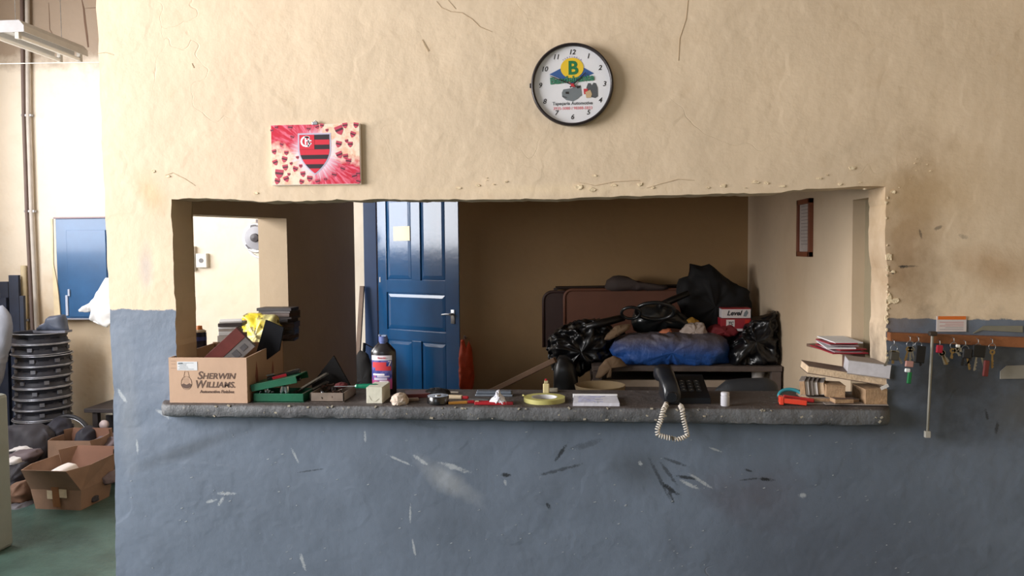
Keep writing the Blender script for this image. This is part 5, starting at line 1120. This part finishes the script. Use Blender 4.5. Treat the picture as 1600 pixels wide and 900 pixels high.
# conduits
def conduit(name, label, pts, y, r_, mat):
    q = [P(a, b, y=y) for a, b in pts]; o = q[-1]; ob = thing(name, label, 'pipe', o); MB().tube([v - o for v in q], r_, 10).build('pipe', mat, ob, smooth=True)
    sd_ = MB()
    for v in q[1:-1]: sd_.box(v - o + Vector((0, .01, 0)), (r_ * 3.2, r_ * 2, .018), None, .002)
    sd_.build('pipe_clip', steel, ob); return ob
conduit('conduit', 'pale round conduit running up the back wall of the left bay', [(42, -40), (43, 60), (44, 180), (49, 330), (58, 520), (62, 610)], BAY - .035, .016, M('pale_pipe', (198, 190, 182), .5))
conduit('conduit', 'dark brown conduit beside the pale one on the bay back wall', [(34, -40), (35, 60), (37, 180), (42, 330), (51, 520), (55, 610)], BAY - .020, .014, M('brown_pipe', (118, 100, 94), .6))
conduit('cable_trunking', 'cream boxed-in pipe low on the bay back wall left of the conduits', [(37, 415), (39, 500), (42, 620)], BAY - .028, .022, M('cream_trunk', (206, 190, 156), .7))
# crack line in upper wall & step
ck2 = MB(); 
def rib2(pts, wd): ribbon(ck2, pts, wd, BAY)
rib2([(128, 0), (131, 14), (133, 34), (136, 56), (138, 74)], .012); rib2([(133, 13), (150, 12)], .003); rib2([(76, 4), (77, 20), (78, 46), (84, 56)], .004)
ck2.build('crack', M('bay_crack_dirt', (110, 86, 70), .9), bpy.data.objects['wall_back_bay'])
# blue cabinet
ybc = BAY - .06; a, b = P(92, 497, y=ybc), P(166, 341, y=ybc)
cb = thing('wall_cabinet', 'blue metal cabinet fixed to the back wall of the left bay', 'cabinet', (a.x, BAY, a.z)); Wc = .42; Hc = b.z - a.z
bl1 = M('blue_cabinet_paint', (46, 92, 138), .28, var=.2, sc=4, coat=.3)
MB().b2((0, -.06, 0), (Wc, -.001, Hc), .003).build('cabinet_body', bl1, cb)
MB().b2((.09, -.068, .01), (Wc - .01, -.060, Hc - .09), .003).build('cabinet_door', bl1, cb)
MB().b2((-.006, -.075, Hc), (Wc + .01, 0, Hc + .012), .002).build('cabinet_top', M('mauve_edge', (140, 120, 128), .5), cb)
MB().b2((.0, -.085, -.012), (Wc, 0, 0), .002).build('cabinet_bottom_lip', M('steel_lip', (150, 150, 160), .4), cb)
MB().box((.10, -.074, .20), (.016, .012, .055), None, .003).box((.075, -.066, .10), (.02, .01, .16), None, .003).build('handle', M('pale_handle', (190, 200, 220), .3), cb)
MB().prism([(-.012, 0), (.02, .02), (.012, .18), (.0, .3), (-.02, .42), (-.012, Hc), (-.03, Hc), (-.03, 0)], .01, (0, -.072, 0)).build('plaster_smear', M('cream_smear', (226, 208, 172), .8), cb)
C('white_rag', 'bright white torn cloth hanging over the lower right corner of the blue cabinet', 'cloth', [(166, 432), (156, 452), (140, 474), (122, 483), (124, 487), (136, 488), (149, 485), (148, 494), (141, 500), (152, 506), (168, 512), (180, 500), (180, 440)], BAY - .16, M('bright_white_cloth', (240, 240, 240), .8, var=.03), .04, .012, 14, 4, po=.8)
# outlet boxes
for (u, v, w2, h2, lab) in [(318, 407, 18, 23, 'white socket box with a round outlet on the bay wall, seen through the side opening'), (303, 404, 8, 40, 'narrow white switch plate left of the round outlet')]:
    q = P(u, v, y=BAY); k = BAY / F; ob = thing('wall_outlet', lab, 'outlet', (q.x, BAY, q.z))
    MB().box((0, -.02, 0), (w2 * k, .04, h2 * k), None, .005).build('plate', M('white_outlet', (214, 210, 202), .4, var=.03), ob)
    if w2 > 10: MB().cyl((0, -.04, 0), (0, -.042, 0), .018, seg=20).build('outlet_face', M('outlet_dark', (110, 108, 108), .5), ob)
    else: MB().box((0, -.042, 0), (w2 * k * .6, .006, .03), None, .001).build('rocker', M('outlet_dark', (110, 108, 108)), ob)
# wall fan
yw = BAY - .12; q = P(408, 372, y=yw)
fn = thing('wall_fan', 'white wall fan half hidden behind the side opening jamb', 'fan', q)
k = BAY / F
MB().lathe([(.0, .0), (.075, .0), (.10, .03), (.115, .08), (.105, .10), (0, .10)], 36, (0, 0, 0), FX @ Matrix.Diagonal((1, 1.0, 1))).build('fan_housing', M('white_fan_plastic', (224, 224, 228), .3, var=.02), fn, smooth=True, ang=60)
MB().lathe([(.02, .10), (.09, .10), (.085, .13), (.03, .14)], 30, (0.01, 0, 0), FX, True).build('fan_ring', M('grey_fan_plastic', (160, 160, 168), .35), fn, smooth=True, ang=50)
MB().lathe([(0, .12), (.035, .125), (.03, .16), (0, .165)], 24, (0.01, 0, .0), FX).build('motor_cap', M('dark_fan_plastic', (62, 56, 60), .4), fn, smooth=True, ang=50)
for kk in range(3):
    a = kk * 2.1 + .4; MB().prism([(0, .01), (.05, .045), (.10, .03), (.10, -.01), (0, -.01)], .004, (.01, -.118, 0), Matrix.Rotation(a, 3, 'Y')).build('fan_blade', M('dark_fan_plastic', (62, 56, 60)), fn)
MB().b2((-.03, .06, .06), (.03, .12, .24), .004).b2((-.02, -.05, .10), (.02, .08, .14), .004).build('bracket', M('brown_grey_bracket', (120, 108, 106), .5), fn)
MB().lathe([(.10, -.01), (.118, -.008), (.118, .004), (.10, .006)], 30, (0, 0, -.04), FX, True).build('guard_ring', M('white_fan_plastic', (224, 224, 228)), fn, smooth=True)
MB().box((0, .05, -.02), (.05, .15, .05), None, .004).build('mount', M('white_fan_plastic', (224, 224, 228)), fn)
# wheel rims stack
yR = 5.62; k = yR / F; xR_ = P(68, 600, y=yR).x; rimm = M('dusty_wheel_steel', (44, 46, 56), .5, .2, var=.35, sc=18); dk = M('dark_wheel_centre', (46, 46, 56), .6, .2, var=.2)  # dk: plain dark colour of the hub disc and spokes
rr_ = 42.5 * k
zt9 = P(68, 522, y=yR).z; zs = [zt9 + .0 - .0802 * (10 - i) for i in range(11)]
proto = None
for i, z in enumerate(zs):
    top = i == len(zs) - 1
    dz = .078
    if proto is None or top:
        o = thing('wheel_rim', 'dusty steel wheel rim in the tall stack in the left bay', 'wheel rim', (xR_, yR, z - .06), group='wheel rims stacked in the left bay')
        if not top: proto = o
        MB().lathe([(rr_, 0), (rr_ * 1.02, .004), (rr_ * .95, .012), (rr_ * .93, .03), (rr_ * .88, .04), (rr_ * .93, .05), (rr_ * .95, .066), (rr_ * 1.02, .073), (rr_, .078), (rr_ * .90, .074), (rr_ * .86, .045), (rr_ * .86, .03), (rr_ * .9, .004)], 40, close=True).build('barrel', rimm, o, smooth=True, ang=50)
        for zz_ in (.002, .074): MB().tube([(rr_ * 1.01 * math.cos(a), rr_ * 1.01 * math.sin(a), zz_) for a in [2 * PI * k / 40 for k in range(40)]], .0045, 6, True).build('rim_edge', M('worn_rim_edge', (166, 168, 178), .35, .6, var=.4, sc=14), o, smooth=True)
        m = MB(); m.lathe([(.03, .05), (rr_ * .45, .052), (rr_ * .6, .04), (rr_ * .6, .034), (.03, .044)], 32, close=True)
        m.build('hub_disc', dk, o, smooth=True, ang=50)
        m = MB()
        for q in range(10):
            a = 2 * PI * q / 10; m.box((rr_ * .74 * math.cos(a), rr_ * .74 * math.sin(a), .042), (rr_ * .32, .04, .014), Matrix.Rotation(a, 3, 'Z'), .003)
        m.build('spokes', dk, o)
        if not top:
            w0 = None
            for q in range(7):
                a = 2 * PI * (q + .3) / 7
                if w0 is None: w0 = MB().box((0, 0, 0), (.012, .032, .026)).build('clip_weight', M('pale_grey_steel', (112, 114, 124), .4, .4), o); w_ = w0
                else: w_ = w0.copy(); COL.objects.link(w_)
                w_.location = (rr_ * .955 * math.cos(a), rr_ * .955 * math.sin(a), .038); w_.rotation_euler = (0, 0, a)
    else:
        o = copy_tree(proto)
    o.location = (xR_ + rnd.uniform(-.012, .012) - .01 * (i < 4), yR, z - .06); o.rotation_euler = (rnd.uniform(-.008, .008), rnd.uniform(-.008, .008), rnd.uniform(0, 6))
    o['label'] = 'dusty steel wheel rim, %s in the tall stack in the left bay' % ('lowest', 'second from the floor', 'third from the floor', 'fourth from the floor', 'fifth from the floor', 'middle one', 'fifth from the top', 'fourth from the top', 'third from the top', 'just under the topmost', '')[i]
    if top: o['label'] = 'topmost wheel rim of the stack, with the shoe on it'
# shoe on top
sh0 = P(80, 520, y=yR - .05)
so = thing('work_shoe', 'grey lace-up work shoe standing on top of the wheel rim stack', 'shoe', sh0 + Vector((0, .03, .005)))
k = yR / F
prof = [(-27, 0), (-29, 3), (-26, 8), (-18, 11), (-12, 14), (-9, 22), (-4, 26), (6, 27), (18, 29), (21, 24), (23, 10), (25, 0)]
m = MB().lump([Vector((a * k, 0, b * k)) for a, b in prof], 0, .055, .004, 30, 1, 56, 14, .5, ridge=False); m.build('upper', M('grey_shoe_leather', (72, 80, 98), .5, var=.25, sc=16), so, smooth=True)
MB().prism([(-.13, -.004), (-.135, .012), (.115, .012), (.115, -.004)], .085, (0, -.042, 0)).build('sole', M('pale_shoe_sole', (110, 112, 124), .6), so)
MB().tube([(-.055, -.045, .055), (-.045, 0, .075), (-.055, .045, .055)], .004, 6).tube([(-.085, -.045, .045), (-.07, 0, .062), (-.085, .045, .045)], .004, 6).build('laces', M('pale_laces', (150, 152, 164), .8), so, smooth=True)
# planks at left
navy = M('navy_black_board', (34, 44, 66), .55, var=.3, sc=8)
for i, (p0x, p1x, top_, yy, lab) in enumerate([(16, 31, 430, 5.93, 'tall dark blue board leaning against the bay wall, highest of the dark boards'), (2, 15, 440, 5.95, 'dark blue board leaning left of the highest one'), (-14, 12, 465, 5.90, 'broad dark board at the far left edge of the photo'), (33, 39, 462, 5.84, 'narrow dark board right of the highest one')]):
    a, b = P(p0x, top_, y=yy), P(p1x, top_, y=yy); w2 = b.x - a.x
    o = thing('board', lab, 'board', ((a.x + b.x) / 2 + .06, yy - .12, 0))
    m = MB(); H2 = a.z; m.faces([(-w2 / 2, 0, 0), (w2 / 2, 0, 0), (w2 / 2 - .06, .10, H2), (-w2 / 2 - .06, .10, H2), (-w2 / 2, .025, 0), (w2 / 2, .025, 0), (w2 / 2 - .06, .125, H2), (-w2 / 2 - .06, .125, H2)], [(0, 1, 2, 3), (7, 6, 5, 4), (0, 4, 5, 1), (1, 5, 6, 2), (2, 6, 7, 3), (3, 7, 4, 0)]); m.build('plank', navy, o)
C('grey_sheet', 'hanging grey-blue sheet at the left edge above the pier', 'cloth', [(-20, 482), (4, 477), (13, 487), (18, 500), (14, 540), (8, 560), (0, 600), (-20, 640)], 5.30, M('grey_blue_sheet', (136, 140, 152), .7), .05, .01, 8, 3)
# cardboard boxes on floor
def carton(name, label, bot, top, zt_, y0, y1, flare, mat, inm, loc=None):
    pass
def open_carton(label, cx, cy, wb, db, wt, dt, H2, rz, extra=None, mats=None, noflap=False):
    o = thing('floor_carton', label, 'box', (cx, cy, 0.0), rz); ka = M('brown_carton', (136, 108, 90), .8, var=.15, sc=8, bump=.1, bsc=40) if mats is None else mats
    ki = M('brown_carton_inside', (116, 82, 66), .85, var=.1)
    B = [(-wb / 2, -db / 2), (wb / 2, -db / 2), (wb / 2, db / 2), (-wb / 2, db / 2)]; hm = H2 * .78
    Mi = [(-wb / 2 * 1.12, -db / 2 * 1.1), (wb / 2 * 1.12, -db / 2 * 1.1), (wb / 2 * 1.12, db / 2 * 1.1), (-wb / 2 * 1.12, db / 2 * 1.1)]
    T = [(-wt / 2, -dt / 2 * .45), (-wb / 2 * 1.0, -dt / 2), (wb / 2 * .95, -dt / 2), (wt / 2, -dt / 2 * .35), (wt / 2 * .9, dt / 2 * .7), (wb / 2, dt / 2), (-wb / 2 * .9, dt / 2), (-wt / 2 * .95, dt / 2 * .5)]
    Mi8 = [Mi[0], Mi[0], Mi[1], Mi[1], Mi[2], Mi[2], Mi[3], Mi[3]]; B8 = [B[0], B[0], B[1], B[1], B[2], B[2], B[3], B[3]]
    names = ['side_panel', 'front_panel', 'side_panel', 'side_panel', 'side_panel', 'back_panel', 'side_panel', 'side_panel']
    for i in range(8):
        j = (i + 1) % 8; q = []
        for (h_, A_) in ((0.0, B8), (hm * .6, Mi8), (H2 + (0.03 if i in (4, 5, 6) else 0), T)):
            q.append((A_[i], A_[j], h_))
        def vv(p, h_, off): return Vector((p[0] * (1 - off), p[1] * (1 - off), h_))
        m = MB(); vs = []
        for off in (0, .025):
            for (p, r, h_) in q: vs += [vv(p, h_ + (.004 if off and h_ == 0 else 0), off), vv(r, h_ + (.004 if off and h_ == 0 else 0), off)]
        fs = [(0, 1, 3, 2), (2, 3, 5, 4), (6, 8, 9, 7), (8, 10, 11, 9), (4, 5, 11, 10), (0, 6, 7, 1)]
        m.faces(vs, fs); m.build(names[i], ka if i != 5 else ki, o)
    MB().b2((-wb / 2 * .97, -db / 2 * .97, .001), (wb / 2 * .97, db / 2 * .97, .006)).build('bottom_panel', ki, o)
    return o
y2 = 4.62; q0 = P(55, 815, y=y2); q1 = P(128, 812, y=y2); wb2 = q1.x - q0.x
c1_ = open_carton('big open brown carton with flared sides and white stickers on the bay floor', (q0.x + q1.x) / 2, y2 + .15, wb2, .28, .39, .50, .275, -.05)
for (x, z, w2, h2, nm) in [(-.035, .10, .035, .055, 'white_sticker'), (.055, .11, .05, .055, 'white_sticker')]:
    MB().box((x, -.148 - .016, z), (w2, .001, h2), Euler((.10, .05, 0))).build(nm, M('sticker_white', (200, 184, 160), .7, var=.15, sc=40), c1_)
MB().box((.005, -.148 - .015, .10), (.05, .001, .16), Euler((.10, 0, 0))).build('packing_tape', M('brown_tape', (122, 78, 42), .4, var=.2), c1_)
crumple('foam_helmet', 'white rounded foam lump inside the big brown carton', 'foam', 0, 0, 0, 0, 4.80, M('white_foam', (224, 218, 216), .7, var=.04), .006, 12, 2, th=.10, outl=[(72, 742), (86, 732), (100, 725), (112, 727), (118, 737), (118, 752), (76, 752)])
c2_ = open_carton('smaller open brown carton with dark inside behind the big one', P(108, 705, y=5.05).x, 5.18, .30, .2, .34, .26, P(108, 686, y=5.1).z, .03)
# tyre/hose arc and dark shapes
q = P(112, 690, y=5.45)
ty = thing('bicycle_tyre', 'thin black tyre standing on edge behind the brown cartons', 'tyre', (q.x, 5.42, q.z - .0)); rT = 38 * 5.45 / F
ty.location.z = P(112, 650, y=5.42).z - rT
MB().tube([(rT * math.cos(a), 0, rT * math.sin(a)) for a in [2 * PI * k / 40 for k in range(40)]], .014, 8, True).build('tyre', M('black_tyre', (34, 34, 40), .6), ty, smooth=True)
MB().tube([(rT * .9 * math.cos(a), 0, rT * .9 * math.sin(a)) for a in [2 * PI * k / 40 for k in range(40)]], .006, 6, True).build('wheel_hoop', steel, ty, smooth=True)
C('black_sack', 'dark round sack standing behind the smaller carton', 'sack', [(72, 692), (75, 665), (88, 652), (102, 655), (110, 668), (112, 690), (100, 705), (80, 705)], 5.33, M('navy_black_cloth', (30, 30, 44), .7), .1, .02, 9, 6)
C('black_helmet', 'black rounded lump right of the thin tyre hoop', 'lump', [(122, 690), (125, 672), (136, 665), (148, 672), (152, 690), (146, 712), (126, 712)], 5.30, M('navy_black_cloth', (30, 30, 44)), .09, .01, 8, 7)
# shelf-like dark bench at right of bay
q = P(136, 637, y=5.65)
bn = thing('bench', 'low dark bench against the bay wall beside the wheel rims', 'bench', (q.x + .24, 5.75, 0))
MB().b2((-.24, -.14, q.z - .03), (.6, .22, q.z), .003).build('bench_top', M('dark_bench', (50, 44, 46), .6), bn)
for xx in (-.2, .5):
    for yy in (-.1, .16): MB().b2((xx, yy, 0), (xx + .04, yy + .04, q.z - .03)).build('leg', M('dark_bench', (50, 44, 46)), bn)
MB().b2((-.22, .1, .1), (.58, .12, q.z - .1)).build('bench_back', M('dark_bench_back', (40, 36, 40), .7), bn)
q2 = P(164, 663, y=5.55); tag(MB().lathe([(0, 0), (.03, .004), (.035, .02), (.03, .036), (0, .04)], 20, (0, 0, 0), FX).build('round_cap', M('pale_lilac', (176, 160, 160), .5), smooth=True, loc=(q2.x, 5.56, q2.z)), 'small pale round cap hanging under the dark bench', 'cap')
# scraps
cols = [M('scrap_brown', (110, 82, 66), .8, var=.2), M('scrap_grey', (90, 88, 94), .7, var=.2), M('scrap_white', (196, 192, 192), .8, var=.08), M('scrap_dark', (44, 42, 50), .7, var=.2), M('scrap_mauve', (96, 84, 90), .7, var=.2)]
sc_ = [([(16, 684), (20, 672), (36, 672), (38, 680), (24, 690)], 5.4, 0, 'brown scrap of card on the rubbish heap at the left'), ([(44, 682), (50, 673), (66, 672), (72, 680), (60, 690)], 5.4, 1, 'grey rag on the rubbish heap under the wheel rims'),
       ([(28, 694), (40, 690), (48, 682), (56, 686), (55, 693), (46, 697), (34, 696)], 5.2, 2, 'small twisted white rag left of the cartons'), ([(18, 701), (30, 696), (50, 693), (62, 699), (60, 702), (22, 703)], 5.1, 2, 'long flat white rag left of the cartons'),
       ([(12, 716), (26, 711), (40, 712), (44, 720), (36, 724), (14, 720)], 4.95, 2, 'lower whitish rag left of the big carton'), ([(14, 712), (30, 703), (56, 703), (62, 710), (50, 722), (18, 714)], 5.0, 4, 'mauve grey rag between the white rags'),
       ([(14, 760), (16, 726), (40, 722), (44, 740), (46, 765), (30, 775)], 4.9, 3, 'dark plastic heap left of the big carton'), ([(14, 778), (20, 756), (40, 750), (48, 768), (46, 782), (18, 786)], 4.75, 0, 'brown card scrap beside the big carton'),
       ([(16, 800), (20, 786), (40, 784), (52, 796), (50, 806), (18, 804)], 4.7, 1, 'grey flat scrap at the foot of the big carton'), ([(18, 822), (20, 802), (48, 800), (54, 812), (50, 822)], 4.62, 3, 'dark scrap on the floor left of the big carton'),
       ([(152, 728), (158, 716), (172, 712), (180, 722), (178, 740), (162, 742)], 5.0, 1, 'grey crumpled scrap right of the cartons'), ([(148, 712), (156, 704), (176, 700), (182, 712), (170, 718)], 5.2, 3, 'dark scrap under the bench right of the cartons'),
       ([(150, 752), (152, 738), (176, 736), (184, 752), (170, 755)], 4.9, 4, 'mauve scrap low right of the big carton')]
for i, (pts, yy, ci, lab) in enumerate(sc_): C('scrap', lab, 'scrap', pts, yy, cols[ci], .09, .016, 14, 20 + i)
C('green_wrapper', 'small green wrapper on the floor right of the big carton', 'wrapper', [(141, 770), (143, 758), (150, 757), (154, 764), (149, 772)], 4.85, M('green_foil', (40, 140, 70), .4), .03, .008, 20, 2)
C('black_offcut', 'small black offcut on the floor right of the big carton', 'offcut', [(138, 782), (140, 774), (152, 775), (153, 783), (144, 786)], 4.75, cols[3], .03, .008, 20, 5)
# heap under everything so that the rags rest on something
hp0, hp1 = P(10, 700, y=5.3).x, P(66, 700, y=5.3).x
C('scrap_heap', 'dark heap of scrap at the foot of the wheel rims', 'heap', [(0, 780), (4, 700), (20, 688), (60, 690), (78, 700), (90, 780)], 5.16, cols[3], .12, .04, 6, 33)
C('scrap_heap', 'low grey-brown heap of scrap right of the cartons', 'heap', [(130, 765), (138, 712), (160, 700), (200, 700), (205, 765)], 5.32, cols[4], .2, .04, 7, 35)
for o in bpy.data.objects:
    if o.name.startswith('scrap_heap'):
        o.location.z = max(o.location.z, .0)
